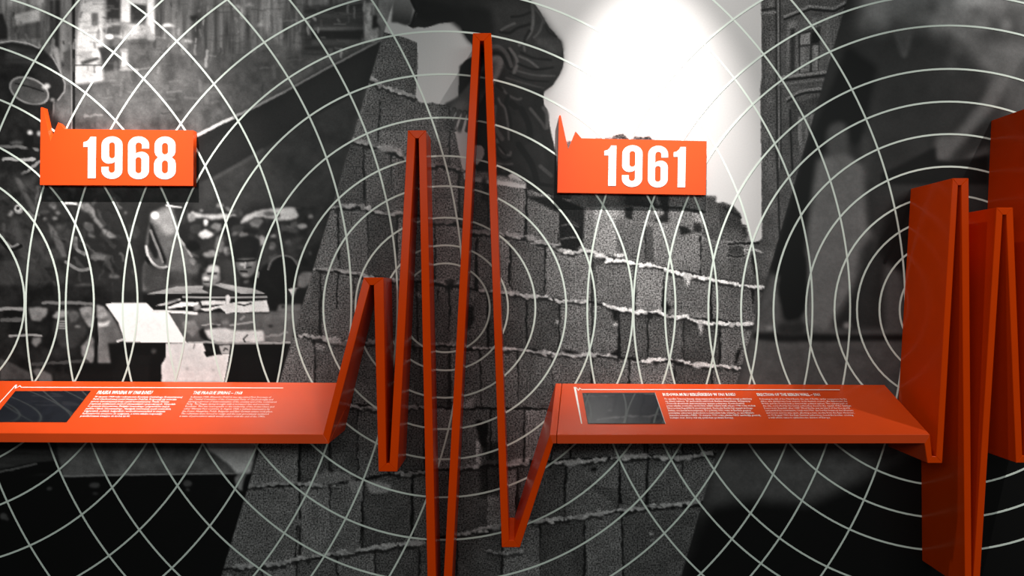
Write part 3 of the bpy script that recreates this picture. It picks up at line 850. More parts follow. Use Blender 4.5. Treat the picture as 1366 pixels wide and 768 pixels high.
    # dark joints between blocks
    for p, fr in (([(705, 460), (700, 640)], b1), ([(515, 290), (515, 490)], b2), ([(630, 60), (630, 230)], b2), ([(360, 150), (350, 410)], f4),
                  ([(65, 250), (65, 460)], f4), ([(605, 150), (608, 440)], f4), ([(490, 0), (488, 80)], f4), ([(492, 310), (492, 620)], e7),
                  ([(715, 400), (708, 560), (695, 690)], e7), ([(246, 380), (246, 600)], e7), ([(570, 215), (568, 430)], e8), ([(918, 280), (916, 525)], e8),
                  ([(506, 470), (504, 745)], e8), ([(688, 510), (680, 745)], e8), ([(985, 590), (985, 768)], e8), ([(1245, 610), (1250, 700)], e8),
                  ([(578, 370), (574, 600)], f5), ([(500, 0), (512, 250)], f5), ([(20, 270), (20, 550)], f5), ([(135, 40), (135, 190)], f5),
                  ([(1062, 320), (1062, 540)], f4), ([(1275, 260), (1272, 530)], f4), ([(340, 150), (335, 280)], b4), ([(605, 130), (605, 230)], b4),
                  ([(632, 330), (615, 560)], b4), ([(855, 250), (850, 530)], b4), ([(205, 0), (200, 190)], c4), ([(390, 210), (385, 460)], c4),
                  ([(1138, 0), (1136, 350)], f3), ([(515, 560), (512, 720)], b2), ([(1022, 620), (1022, 760)], b2), ([(1300, 440), (1290, 600)], b2),
                  ([(970, 640), (965, 690)], b2), ([(40, 620), (40, 760)], c2), ([(140, 440), (135, 620)], c2), ([(300, 440), (296, 650)], c2),
                  ([(330, 480), (320, 620)], b4), ([(640, 170), (640, 380)], c4), ([(760, 30), (765, 150)], c4), ([(330, 690), (318, 768)], c3)):
        joint(p, 2.1, fr)
    for p, fr in (([(1090, 20), (1135, 30), (1135, 110), (1100, 140)], b3), ([(205, 210), (240, 200), (240, 420), (210, 430)], e7),
                  ([(1005, 590), (1045, 590), (1040, 640), (1010, 640)], b2), ([(840, 430), (890, 470), (880, 510), (845, 480)], f3)):
        poly(p, 0.06, fr=fr, f=1, jit=2.5, op=.8)
    poly([(640, 590), (670, 590), (668, 660), (640, 665)], 0.05, f=2, jit=3, op=.7)
    # twigs
    for k in range(7):
        y0 = 320 + 14 * k
        line([(480 + 20 * k, y0 - 30), (640 + 30 * k, y0), (820, y0 - 14)], 1.2, 0.05, fr=c4, sm=True, op=.6)
    # left ragged edge of block wall against the left photograph
    poly([(345, 560), (395, 535), (395, 640), (340, 768), (320, 768)], 0.33, fr=b2, f=1, g=.9, op=.4)
    line([(520, 62), (470, 225)], 1.2, 0.4, op=.15)
    poly([(262, 380), (300, 360), (310, 390), (250, 420)], 0.5, fr=b2, op=0)
    line([(1045, 700), (1000, 900)], 4, 0.36, fr=(0, 560, 3.415), jit=3, brk=.6)
    line([(60, 450), (0, 640)], 4, 0.36, fr=b4, jit=3, brk=.6)


def paint_man():
    body = [(545, -170), (690, -170), (702, -20), (707.5, 0), (714, 6), (721, 16), (726, 25), (732.5, 36), (739, 42.5), (744, 50), (749, 55), (751, 65), (752.5, 80),
            (750.6, 91), (746, 101), (737.5, 114), (726, 122.5), (725, 130), (725.6, 139), (730, 146), (732, 156), (734, 171), (737.5, 186), (742, 205), (744, 232),
            (744, 259), (722, 255), (703, 252), (701, 244), (690, 235), (686, 236), (676, 240), (664, 238), (650, 236), (636, 232),
            (633, 220), (644, 205), (646, 200), (643, 195), (634, 193), (630, 160), (611.4, 128), (612.5, 109), (613, 95), (615, 87), (620, 81), (630, 75), (632, 62), (623, 51),
            (617, 41), (614, 34), (607, 29), (596, 30.5), (587, 31), (576, 35), (567, 37), (558, 36), (551, 38), (543, 34), (551, 30), (556, 18), (552, 6), (535, 0)]
    poly(body, 0.075, f=0, g=.12, nz=(N_mid, .18))
    # lit coat back and folds
    poly([(640, 0), (700, 0), (722, 20), (748, 58), (748, 92), (726, 120), (690, 110), (665, 80), (652, 50)], 0.105, f=6, nz=(N_mid, .15))
    poly([(905, 395), (1000, 405), (1150, 405), (1195, 445), (1205, 560), (1130, 580), (1000, 520), (930, 480)], 0.15, fr=e5, f=2, nz=(N_mid, .2))
    poly([(560, 0), (620, 10), (630, 60), (615, 40), (600, 28), (570, 30), (556, 24)], 0.05, f=3)
    poly([(620, 8), (655, 12), (660, 45), (640, 70), (622, 48)], 0.045, f=4)
    for p, w, v in (([(880, 40), (890, 200), (870, 330), (800, 430), (740, 480)], 4, .15), ([(660, 180), (760, 170), (860, 130)], 3, .05),
                    ([(540, 340), (640, 350), (720, 300), (850, 260)], 4, .05), ([(550, 320), (600, 290), (690, 250)], 3, .14),
                    ([(850, 330), (810, 400), (790, 450)], 4, .05), ([(1000, 200), (960, 330), (900, 400)], 3, .13), ([(1140, 390), (1060, 350), (1020, 270)], 2, .05),
                    ([(640, 520), (700, 600), (720, 680), (690, 768)], 4, .16), ([(620, 540), (660, 640), (650, 740)], 4, .045),
                    ([(740, 600), (850, 650), (940, 720)], 3, .15), ([(760, 560), (900, 620), (1080, 640)], 3, .06), ([(800, 540), (790, 480)], 3, .14),
                    ([(730, 680), (900, 740), (1100, 720)], 3, .05), ([(880, 60), (960, 150), (1010, 240)], 3, .12)):
        line(p, w, v * (1.45 if v > .09 else .8), fr=e5, sm=True, f=2.0, op=.8)
    for p, w, v in (([(700, 30), (900, 80), (1120, 90)], 2.4, .13), ([(640, 60), (820, 130), (1050, 150)], 2.4, .05), ([(600, 110), (800, 170), (1000, 220)], 2.4, .11),
                    ([(700, 0), (680, 60)], 3, .14), ([(560, 220), (620, 290), (720, 340), (760, 330)], 3, .12), ([(620, 300), (600, 400), (640, 560), (640, 768)], 5, .035),
                    ([(520, 330), (540, 380), (590, 440), (620, 600), (630, 768)], 3, .13), ([(980, 260), (940, 320)], 3, .05),
                    ([(1000, 430), (1040, 500), (1040, 640)], 5, .16), ([(860, 440), (960, 560), (1020, 650)], 4, .12), ([(480, 420), (470, 600), (560, 760)], 6, .11),
                    ([(760, 440), (840, 600), (860, 768)], 8, .055), ([(700, 420), (660, 380)], 8, .04), ([(500, 180), (560, 240)], 4, .04)):
        line(p, w, v * (1.45 if v > .09 else .8), fr=e6, sm=True, f=2.0, op=.8)
    for p, w, v in (([(300, 30), (330, 100), (380, 130), (390, 110)], 3, .13), ([(310, 60), (360, 120)], 3, .03), ([(300, 180), (350, 190), (400, 185)], 3, .12),
                    ([(440, 60), (520, 180), (560, 300)], 8, .05), ([(580, 200), (650, 260)], 5, .10), ([(300, 120), (340, 160), (390, 150)], 3, .02),
                    ([(620, 40), (640, 160), (660, 220)], 5, .09), ([(550, 310), (680, 330)], 4, .03)):
        line(p, w, v * (1.4 if v > .09 else .8), fr=e7, sm=True, f=1.6, op=.85)
    # boot and bright shoe edge
    poly([(295, 225), (340, 190), (400, 200), (400, 250), (330, 262), (296, 255)], 0.055, fr=e7, f=1)
    ell(345, 228, 20, 9, .13, fr=e7)
    poly([(375, 262), (400, 245), (440, 265), (452, 296), (400, 285)], 0.5, fr=e7, f=0, jit=.8)
    poly([(165, 72), (200, 66), (207, 80), (222, 118), (206, 155), (172, 192), (160, 165)], 0.62, fr=e7, f=0)
    poly([(150, 250), (200, 232), (245, 240), (250, 270), (330, 262), (430, 285), (490, 305), (490, 320), (300, 292), (160, 275)], 0.36, fr=e7, f=1, jit=2.5, g=.6)
    # forearms, hand
    poly([(522, 30), (524, 0), (524, -20), (548, -10), (552, 14), (548, 32), (542, 34), (530, 30)], lambda x, y: 0.36 - 0.006 * (y + 5), f=1, sm=False)
    line([(549, 0), (555, 14), (549, 33)], 4, 0.04, f=2)
    arm = [(594, 139), (602, 134), (611, 128), (627, 110), (640, 92), (652, 78), (664, 74), (672, 80), (668, 96), (660, 110), (648, 124), (640, 138), (632, 148), (628, 152),
           (622, 152), (612, 150), (603, 147)]
    poly(arm, 0.22, f=1, nz=(N_mid, .12), sm=True)
    poly([(640, 100), (655, 84), (664, 82), (656, 104), (642, 126)], 0.15, f=2)
    ell(614, 142, 12, 8, 0.29, rot=-25, f=3)
    for q in ([(606, 146), (602, 156), (598, 164)], [(613, 149), (608, 160), (605, 170)], [(620, 150), (616, 163), (613, 173)], [(626, 150), (625, 164), (623, 174)]):
        line(q, 5.4, 0.05, f=2, sm=True)
        line(q, 3.8, 0.24, f=1.2, sm=True)
    ell(608, 171, 2.6, 2.6, .34)
    ell(613, 175, 2.6, 2.6, .34)
    ell(597, 141, 6, 3, .2, rot=-20)
    poly([(613, 88), (628, 78), (630, 100), (622, 114), (612, 126)], 0.065, f=1)
    line([(648, 66), (664, 62), (676, 72), (682, 88)], 5, 0.16, f=2, sm=True)
    line([(652, 72), (668, 72), (678, 90)], 4, 0.035, f=2, sm=True)


# ---- right photograph: dark, out of focus figures
def paint_right():
    cut = [(1181, -170), (1700, -170), (1700, 1000), (800, 1000), (812, 1100), (905, 780), (983.6, 508), (1130, 0)]
    poly(cut, 0.095, f=0, g=.06, nz=(N_blur, .2))

    def R(pts, v, f=5, op=1.0, fr=None, nz=None, sm=True):
        # stay inside the right photograph: soft shapes only
        poly(pts, v, f=f, op=op, fr=fr, nz=nz, sm=sm, g=.06)
    R([(1150, -150), (1700, -150), (1700, 90), (1500, 150), (1340, 110), (1290, 60), (1230, 34), (1150, 40)], 0.35, f=12, nz=(N_blur, .55), sm=False)
    R([(1300, 40), (1420, 40), (1480, 260), (1366, 200), (1330, 110)], 0.17, f=10, nz=(N_blur, .4), op=.8)
    for x, y, rx, ry, v in ((640, 90, 60, 50, .42), (990, 215, 80, 50, .42), (1210, 220, 50, 60, .45), (800, 140, 60, 40, .36), (780, 430, 60, 60, .22), (1110, 570, 60, 50, .28),
                            (560, 70, 60, 40, .16), (940, 110, 60, 40, .14), (250, 60, 90, 50, .33), (300, 300, 70, 60, .22), (310, 400, 40, 90, .2), (720, 560, 40, 80, .19)):
        ell(x, y, rx, ry, v, fr=h1, f=5, op=.6)
    line([(230, 290), (300, 480)], 6, 0.2, fr=h1, f=7, op=.6)
    line([(365, 270), (310, 480)], 6, 0.2, fr=h1, f=7, op=.6)
    R([(1090, -20), (1220, -20), (1130, 180), (1000, 330), (880, 470), (760, 600), (700, 680), (620, 690), (580, 640), (600, 480), (740, 460), (880, 300), (1000, 150)], 0.25, f=4, fr=h2,
      op=.85)
    R([(850, 680), (960, 600), (1060, 560), (1060, 620), (900, 700)], 0.2, f=4, fr=h2)
    line([(1340, 470), (1150, 768)], 9, 0.26, fr=h1, f=8, op=.7)
    line([(1340, 60), (1330, 170)], 8, 0.2, fr=h2, f=6, op=.6)
    poly([(190, 768), (580, 570), (590, 690), (720, 700), (1050, 640), (1050, 900), (100, 900), (100, 800)], 0.035, fr=h2, f=2, op=.9)
    # dark figure edge along the cut
    poly([(1130, 60), (1170, 90), (1150, 190), (1090, 205), (1075, 330), (1066, 420), (1010, 460), (1027, 362), (1070, 212)], 0.03, f=5)
    R([(1105, 170), (1128, 165), (1132, 205), (1120, 215), (1104, 205)], 0.17, f=4)
    R([(1150, 185), (1160, 185), (1162, 240), (1150, 240)], 0.13, f=4)
    # pale column (coat)
    R([(1090, 215), (1105, 208), (1130, 206), (1152, 222), (1156, 300), (1168, 322), (1160, 360), (1130, 430), (1095, 470), (1072, 430), (1078, 300)], 0.275, f=4,
      nz=(N_mid, .12), sm=False)
    R([(1150, 330), (1172, 320), (1180, 420), (1110, 440), (1140, 380)], 0.085, f=5, nz=(N_mid, .1))
    R([(1182, 350), (1205, 380), (1200, 470), (1182, 460)], 0.19, f=4)
    R([(1192, 270), (1230, 270), (1230, 350), (1196, 360), (1172, 330)], 0.03, f=4, op=.8)
    line([(1195, 318), (1240, 314)], 4, 0.015, f=2)
    line([(1218, 262), (1200, 310), (1180, 350)], 4, 0.015, f=2)
    # ground
    poly([(1027, 364), (1040, 368), (1046, 430), (1110, 440), (1220, 440), (1240, 520), (1230, 600), (953, 600), (983, 508)], 0.19, f=4, nz=(N_mid, .2), op=.95)
    R([(1040, 376), (1072, 340), (1076, 400), (1068, 420), (1052, 424), (1044, 410)], 0.022, f=3)
    poly([(1006, 443), (1120, 446), (1230, 446), (1230, 454), (1040, 456), (1004, 452)], 0.05, f=2)
    R([(1040, 432), (1070, 430), (1072, 446), (1040, 446)], 0.08, f=3)
    ell(1027, 437, 5, 2.5, .32, f=2)
    ell(1130, 434, 5, 4, .35, f=2)
    poly([(953, 590), (1150, 590), (1180, 660), (1120, 690), (1040, 700), (960, 690), (935, 700)], 0.19, f=12, nz=(N_mid, .2))
    poly([(945, 675), (1000, 665), (1080, 672), (1250, 590), (1700, 560), (1700, 1000), (800, 1000), (905, 780)], 0.03, f=9)


paint_left()
LEFT_T, LEFT_G = T.copy(), G.copy()
paint_right()
RIGHT_T, RIGHT_G = T.copy(), G.copy()
paint_centre()
paint_man()
# straight slanted cuts between the three photographs
edge_l = np.clip((525.3 - 0.2992 * YY) - XX + 0.5, 0, 1)
edge_r = np.clip(XX - (1130.0 - 0.2882 * YY) + 0.5, 0, 1)
T = T * (1 - edge_l) + LEFT_T * edge_l
G = G * (1 - edge_l) + LEFT_G * edge_l
T = T * (1 - edge_r) + RIGHT_T * edge_r
G = G * (1 - edge_r) + RIGHT_G * edge_r
sst = np.clip((T - 0.35) / 0.45, 0, 1)
sst = sst * sst * (3 - 2 * sst)
T = np.power(np.maximum(T, 0.004), 1.62 - 0.24 * edge_l - 0.12 * edge_r - (0.6 - 0.24 * edge_l) * sst)
sky_m = blur(((XX > 500) & (XX < 1017) & (YY < 335) & (T > 0.4)).astype(np.float32), 1)
loc = np.clip(T / np.maximum(blur(T, 9), 0.008), 0.35, 2.6)
T = T * (np.power(loc, 0.32) * (1 - sky_m) + sky_m)
T *= 1 + 0.12 * N_fine * (1 - sky_m)
T = np.clip(T, 0.006, 0.95)

# ---- wall mesh: fine grid where the camera looks, coarse around
def grid_lines(lo, a, b, hi, fine, coarse):
    return np.concatenate([np.arange(lo, a, coarse), np.arange(a, b, fine), np.arange(b, hi + coarse, coarse)]).astype(np.float32)


gx = grid_lines(-292, -16, 1384, 1660, 1.3, 6)
gy = grid_lines(-160, -12, 782, 930, 1.3, 6)
nx, ny = len(gx), len(gy)


def sample(A, xs, ys):
    fx, fy = xs + OX, ys + OY
    ix = np.clip(fx.astype(int), 0, CW - 2)
    iy = np.clip(fy.astype(int), 0, CH - 2)
    tx, ty = np.clip(fx - ix, 0, 1), np.clip(fy - iy, 0, 1)
    a = A[iy][:, ix] * (1 - tx) + A[iy][:, ix + 1] * tx
    b = A[iy + 1][:, ix] * (1 - tx) + A[iy + 1][:, ix + 1] * tx
    return a * (1 - ty)[:, None] + b * ty[:, None]


tone = sample(T, gx, gy)
grain = sample(G, gx, gy)
PX = D0 / F
co = np.zeros((ny, nx, 3), np.float32)
co[..., 0] = ((gx - VX) * PX)[None, :]
co[..., 2] = (EYE - (gy - VY) * PX)[:, None]
vid = np.arange(nx * ny, dtype=np.int32).reshape(ny, nx)
quads = np.stack([vid[:-1, :-1], vid[1:, :-1], vid[1:, 1:], vid[:-1, 1:]], -1).reshape(-1, 4)
nq = len(quads)
me = bpy.data.meshes.new('wall_back')
me.vertices.add(nx * ny)
me.vertices.foreach_set('co', co.ravel())
me.loops.add(nq * 4)
me.loops.foreach_set('vertex_index', quads.ravel())
me.polygons.add(nq)
me.polygons.foreach_set('loop_start', np.arange(0, nq * 4, 4, dtype=np.int32))
me.update(calc_edges=True)
at = me.color_attributes.new('print', 'FLOAT_COLOR', 'POINT')
cc = np.ones((nx * ny, 4), np.float32)
cc[:, 0] = tone.ravel()
cc[:, 1] = grain.ravel()
at.data.foreach_set('color', cc.ravel())

m, nt, b = mat_new('mural_print')
an = nt.nodes.new('ShaderNodeAttribute')
an.attribute_name = 'print'
sep = nt.nodes.new('ShaderNodeSeparateColor')
nt.links.new(an.outputs['Color'], sep.inputs[0])
tc = nt.nodes.new('ShaderNodeTexCoord')


def nnode(scale, detail, rough=0.6):
    n = nt.nodes.new('ShaderNodeTexNoise')
    n.inputs['Scale'].default_value = scale
    n.inputs['Detail'].default_value = detail
    n.inputs['Roughness'].default_value = rough
    nt.links.new(tc.outputs['Object'], n.inputs['Vector'])
    return n.outputs['Fac']


def mth(op, a, b_=None, c=None):
    n = nt.nodes.new('ShaderNodeMath')
    n.operation = op
    for i, v in enumerate((a, b_, c)):
        if v is None:
            continue
        if isinstance(v, (int, float)):
            n.inputs[i].default_value = v
        else:
            nt.links.new(v, n.inputs[i])
    return n.outputs[0]


g_fine = mth('SUBTRACT', nnode(175, 2.0, 0.7), 0.5)
g_fine = mth('MULTIPLY', g_fine, 6.4)
g_fine = mth('MULTIPLY', g_fine, sep.outputs[1])
fac = mth('MAXIMUM', mth('ADD', g_fine, 1.0), 0.12)
val = mth('MULTIPLY', sep.outputs[0], fac)
tint = nt.nodes.new('ShaderNodeVectorMath')
tint.operation = 'SCALE'
tint.inputs[0].default_value = (1.02, 0.975, 0.97)
nt.links.new(val, tint.inputs['Scale'])
nt.links.new(tint.outputs[0], b.inputs['Base Color'])
b.inputs['Roughness'].default_value = 0.42
b.inputs['Specular IOR Level'].default_value = 0.12
me.materials.append(m)
wall = bpy.data.objects.new('wall_back', me)
link(wall, kind='structure', label='mural wall printed with black and white photographs of rubble and block masonry')

# white rings printed over the mural
A_R = [(594, 410.4, 59.3), (594.3, 410.4, 83.4), (594.15, 410.2, 120.1), (593.3, 410.1, 162), (592.4, 410.1, 202.2), (591.3, 409.9, 253.1), (590.7, 409.3, 310.4),
       (589.5, 409.3, 367.5), (587.9, 409.5, 424.2), (585.75, 409.5, 498), (584.2, 409.5, 549.8), (580.5, 409.5, 627)]
B_R = [(-106.3, 403, r) for r in (68, 96, 139.2, 185.9, 231.7, 290, 355.7, 421.3, 488, 575, 636.5, 724.5)]
C_R = [(1266, 413.2, r) for r in (45, 66, 93, 123, 153, 191, 234.3, 277.6, 321.2, 379, 421, 482.6)]


def ring(cx, cy, r, parent, yf):
    n = max(72, int(r * 0.55))
    hw = 1.22
    bm = bmesh.new()
    yb = 0.0004
    rows = []
    for i in range(n):
        a = 2 * math.pi * i / n
        c, s_ = math.cos(a), math.sin(a)
        row = []
        for rr, y in ((r - hw, yb), (r - hw, yf), (r + hw, yf), (r + hw, yb)):
            p = W(cx + rr * c, cy + rr * s_)
            row.append(bm.verts.new((p.x, y, p.z)))
        rows.append(row)
    for i in range(n):
        p, q = rows[i], rows[(i + 1) % n]
        for k in range(3):
            bm.faces.new((p[k], q[k], q[k + 1], p[k + 1]))
    bmesh.ops.recalc_face_normals(bm, faces=bm.faces)
    e = bpy.data.meshes.new('ring_line')
    bm.to_mesh(e)
    bm.free()
    e.materials.append(M_ring)
    link(bpy.data.objects.new('ring_line', e), parent)


for fam, yf in ((A_R, -0.0006), (B_R, -0.0010), (C_R, -0.0014)):
    for c in fam:
        ring(*c, wall, yf)

# ------------------------------------------------------------------ floor and ceiling
XL, XR = -2.6, 2.56
mesh_obj('floor', [(-5, -6, -0.05), (5, -6, -0.05), (5, 0.05, -0.05), (-5, 0.05, -0.05), (-5, -6, 0), (5, -6, 0), (5, 0.05, 0), (-5, 0.05, 0)],
         [(0, 1, 2, 3), (4, 5, 6, 7), (0, 1, 5, 4), (1, 2, 6, 5), (2, 3, 7, 6), (3, 0, 4, 7)], M_floor, kind='structure')
mesh_obj('ceiling', [(-5, -6, 3.5), (5, -6, 3.5), (5, 0.05, 3.5), (-5, 0.05, 3.5), (-5, -6, 3.55), (5, -6, 3.55), (5, 0.05, 3.55), (-5, 0.05, 3.55)],
         [(0, 1, 2, 3), (4, 5, 6, 7), (0, 1, 5, 4), (1, 2, 6, 5), (2, 3, 7, 6), (3, 0, 4, 7)], M_ceil, kind='structure')
x0, x1 = (gx[0] - VX) * PX, (gx[-1] - VX) * PX
z0, z1 = EYE - (gy[-1] - VY) * PX, EYE - (gy[0] - VY) * PX
for nm, za, zb in (('trim_1', 0.0, z0), ('trim_2', z1, 3.5)):
    mesh_obj(nm, [(x0, 0.03, za), (x1, 0.03, za), (x1, 0, za), (x0, 0, za), (x0, 0.03, zb), (x1, 0.03, zb), (x1, 0, zb), (x0, 0, zb)],
             [(0, 1, 2, 3), (4, 5, 6, 7), (0, 1, 5, 4), (1, 2, 6, 5), (2, 3, 7, 6), (3, 0, 4, 7)], M_ceil, kind='structure')

# ------------------------------------------------------------------ the folded red ribbon with its two reading shelves
rib = bpy.data.objects.new('ribbon_display', None)
rib.location = (0, 0, 0)
link(rib, label='zigzag red ribbon fixed to the mural wall, carrying two sloping text shelves', cat='display')
YB = -0.001


def fp(px, py, r):
    return W(px, py, D0 / r)


def back(p, dz=0.0, dx=0.0):
    return Vector((p.x + dx, YB, p.z + dz))


def piece(name, pts, **kw):
    """pts: list of (px, py, r); a slab running straight back to the wall"""
    f = [fp(*p) for p in pts]
    return prism(name, f, [back(p) for p in f], M_red, rib, **kw)


rS = 1.107
# corner stations: outer/inner pairs of the front outline
P1o = [(485.2, 370, 1.065), (511.6, 370, 1.065)]
P1i = [(493.4, 380.2, 1.065), (498.7, 380.2, 1.065)]
V1o = [(505, 628.8, 1.078), (530, 628.8, 1.078)]
V1i = [(515.2, 618, 1.078), (519.6, 618, 1.078)]
P2o = [(544, 173.8, 1.055), (568.3, 173.8, 1.055)]
P2i = [(554, 184.4, 1.055), (558.5, 184.4, 1.055)]
V2o = [(572, 862, 1.06), (598.2, 862, 1.06)]
V2i = [(583.4, 851, 1.06), (587.6, 851, 1.06)]
P3o = [(630.8, 44, 1.05), (655.2, 44, 1.05)]
P3i = [(640.2, 54.5, 1.05), (645.4, 54.5, 1.05)]
V4o = [(669.4, 729.8, 1.10), (693.6, 729.8, 1.10)]
V4i = [(679, 720.5, 1.10), (686, 720.5, 1.10)]
S1t, S1b = (431, 579.4, 1.095), (438, 592, 1.095)
S2t, S2b = (733.5, 580, rS), (738, 591.6, rS)
S3t, S3b = (1240.6, 579.4, rS), (1233.5, 591.4, rS)
V5o = [(1237.5, 617.5, rS), (1257, 617.5, rS)]
V5i = [(1243.4, 608.5, rS), (1249, 608.5, rS)]
P6o = [(1270.8, 237.6, rS), (1292.2, 237.6, rS)]
P6i = [(1278.1, 247, rS), (1282.5, 247, rS)]
V6o = [(1287.5, 786, rS), (1306.5, 786, rS)]
V6i = [(1296.2, 776, rS), (1298.2, 776, rS)]
P7o = [(1329.4, 276.8, rS), (1351.3, 276.8, rS)]
P7i = [(1337.6, 286.5, rS), (1342.5, 286.5, rS)]
V7o = [(1355.5, 617, rS), (1378, 617, rS)]
V7i = [(1364, 607.5, rS), (1369, 607.5, rS)]
P8o = [(1389.5, 137, rS), (1412, 137, rS)]
P8i = [(1398, 147, rS), (1403, 147, rS)]
V8o = [(1420, 592, rS), (1442, 592, rS)]
V8i = [(1429, 582, rS), (1434, 582, rS)]


def rise(o, i, o2, i2):
    # leg climbing from a lower to an upper station
    piece('ribbon_leg', [o, i, i2, o2])


def cap(o, i):
    piece('fold_cap', [o[0], o[1], i[1], i[0]])


piece('ribbon_leg', [S1t, P1o[0], P1i[0], S1b])
cap(P1o, P1i)
piece('ribbon_leg', [P1o[1], P1i[1], V1o[0], V1i[0]])
cap(V1o, V1i)
piece('ribbon_leg', [V1i[1], V1o[1], P2i[0], P2o[0]])
cap(P2o, P2i)
piece('ribbon_leg', [P2i[1], P2o[1], V2i[0], V2o[0]])
cap(V2o, V2i)
piece('ribbon_leg', [V2i[1], V2o[1], P3i[0], P3o[0]])
cap(P3o, P3i)
piece('ribbon_leg', [P3i[1], P3o[1], V4i[0], V4o[0]])
cap(V4o, V4i)
SB = D0 - 0.004                      # shelf back edge, against the wall


def bp(px, py):
    return W(px, py, SB)


# leg rising to the second shelf: its rear runs higher, following the slope
f5_ = [fp(*V4i[1]), fp(*V4o[1]), fp(*S2b), fp(*S2t)]
top_b = bp(741.5, 511)
b5_ = [back(f5_[0]), back(f5_[1]), Vector((top_b.x + 0.016, YB, top_b.z - 0.03)), Vector((top_b.x, YB, top_b.z))]
prism('ribbon_leg', f5_, b5_, M_red, rib)
f6_ = [fp(*S3t), fp(*S3b), fp(*V5o[0]), fp(*V5i[0])]
top_c = bp(1180, 513)
b6_ = [Vector((top_c.x + 0.001, YB, top_c.z - 0.001)), Vector((top_c.x - 0.017, YB, top_c.z - 0.03)), back(f6_[2]), back(f6_[3])]
prism('ribbon_leg', f6_, b6_, M_red, rib)
cap(V5o, V5i)
piece('ribbon_leg', [V5i[1], V5o[1], P6i[0], P6o[0]])
cap(P6o, P6i)
piece('ribbon_leg', [P6i[1], P6o[1], V6i[0], V6o[0]])
cap(V6o, V6i)
piece('ribbon_leg', [V6i[1], V6o[1], P7i[0], P7o[0]])
cap(P7o, P7i)
piece('ribbon_leg', [P7i[1], P7o[1], V7i[0], V7o[0]])
cap(V7o, V7i)
piece('ribbon_leg', [V7i[1], V7o[1], P8i[0], P8o[0]])
cap(P8o, P8i)
piece('ribbon_leg', [P8i[1], P8o[1], V8i[0], V8o[0]])


def slab(name, ftl, ftr, btl, btr, th, mat, parent, bevel=0.0012, dl=0.0, dr=0.0):
    """dl, dr: how far the underside runs past the top at either end"""
    top = [ftl, ftr, btr, btl]
    off = [Vector((d, 0, -th)) for d in (dl, dr, dr, dl)]
    return prism(name, top, [p + o for p, o in zip(top, off)], mat, parent, bevel)


# left shelf (runs out of frame)
sL_ftl, sL_ftr = fp(-330, 575.8, 1.095), fp(*S1t)
sL_btl, sL_btr = bp(-300, 506), bp(448, 510.2)
slope = (sL_btr.z - sL_ftr.z)
p_top, p_bot = fp(*P1o[0]), fp(*S1t)
t_ = slope / (p_top.z - p_bot.z)
sL_btr = Vector((p_bot.x + t_ * (p_top.x - p_bot.x), sL_btr.y, sL_btr.z))
shelf_l = slab('info_shelf', sL_ftl, sL_ftr, sL_btl, sL_btr, (fp(*S1t) - fp(*S1b)).z, M_redtop, rib, dr=(fp(*S1b) - fp(*S1t)).x + 0.002)
shelf_l['label'] = 'shelf about the Prague Spring of 1968, with a dark screen'
# second shelf
sR_ftl, sR_ftr = fp(743, 579.8, rS), fp(*S3t)
sR_btl, sR_btr = bp(750, 511.2), bp(1180, 513)
shelf_r = slab('info_shelf', sR_ftl, sR_ftr, sR_btl, sR_btr, (fp(*S3t) - fp(*S3b)).z, M_redtop, rib, dr=(fp(*S3b) - fp(*S3t)).x + 0.003)
shelf_r['label'] = 'shelf about the Berlin Wall of 1961, with a framed glass screen'
slab('edge_strip', fp(*S2t), fp(742.3, 579.8, rS), bp(741.5, 511), bp(749.4, 511.2), (fp(*S2t) - fp(*S2b)).z, M_redtop, shelf_r, 0.001, dl=(fp(*S2b) - fp(*S2t)).x - 0.002)


class Surf:
    """sloping top of a shelf: puts photo pixels onto it"""

    def __init__(s, ftl, ftr, btl, btr):
        s.o = ftl
        s.n = (ftr - ftl).cross(btl - ftl).normalized()
        if s.n.z < 0:
            s.n = -s.n
        s.u = (ftr - ftl).normalized()
        s.v = s.n.cross(s.u).normalized()

    def at(s, px, py, h=0.0):
        return ray_plane(px, py, s.o + s.n * h, s.n)


SL = Surf(sL_ftl, sL_ftr, sL_btl, bp(448, 510.2))
SR = Surf(sR_ftl, sR_ftr, sR_btl, sR_btr)


def plate(name, surf, pts, h0, h1, mat, parent, bevel=0.0):
    top = [surf.at(x, y, h1) for x, y in pts]
    bot = [p - surf.n * (h1 - h0) for p in top]
    return prism(name, top, bot, mat, parent, bevel)


def strip(name, surf, pts, w, h, mat, parent):
    """a printed line along photo points on a shelf"""
    P = [surf.at(x, y, h) for x, y in pts]
    n = len(P)
    verts, faces = [], []
    for i in range(n):
        d = (P[min(i + 1, n - 1)] - P[max(i - 1, 0)]).normalized()
        s_ = surf.n.cross(d).normalized() * (w / 2)
        if 0 < i < n - 1:
            a, c = (P[i] - P[i - 1]).normalized(), (P[i + 1] - P[i]).normalized()
            k = max(0.45, math.sqrt(max(0.0, (1 + a.dot(c)) / 2)))
            s_ = s_ / k
        verts += [P[i] + s_, P[i] - s_, P[i] + s_ - surf.n * h * .9, P[i] - s_ - surf.n * h * .9]
    for i in range(n - 1):
        a, c = 4 * i, 4 * (i + 1)
        faces += [(a, a + 1, c + 1, c), (a + 2, c + 2, c + 3, a + 3), (a, c, c + 2, a + 2), (a + 1, a + 3, c + 3, c + 1)]
    faces += [(0, 2, 3, 1), (4 * n - 4, 4 * n - 3, 4 * n - 1, 4 * n - 2)]
    return mesh_obj(name, verts, faces, mat, parent)


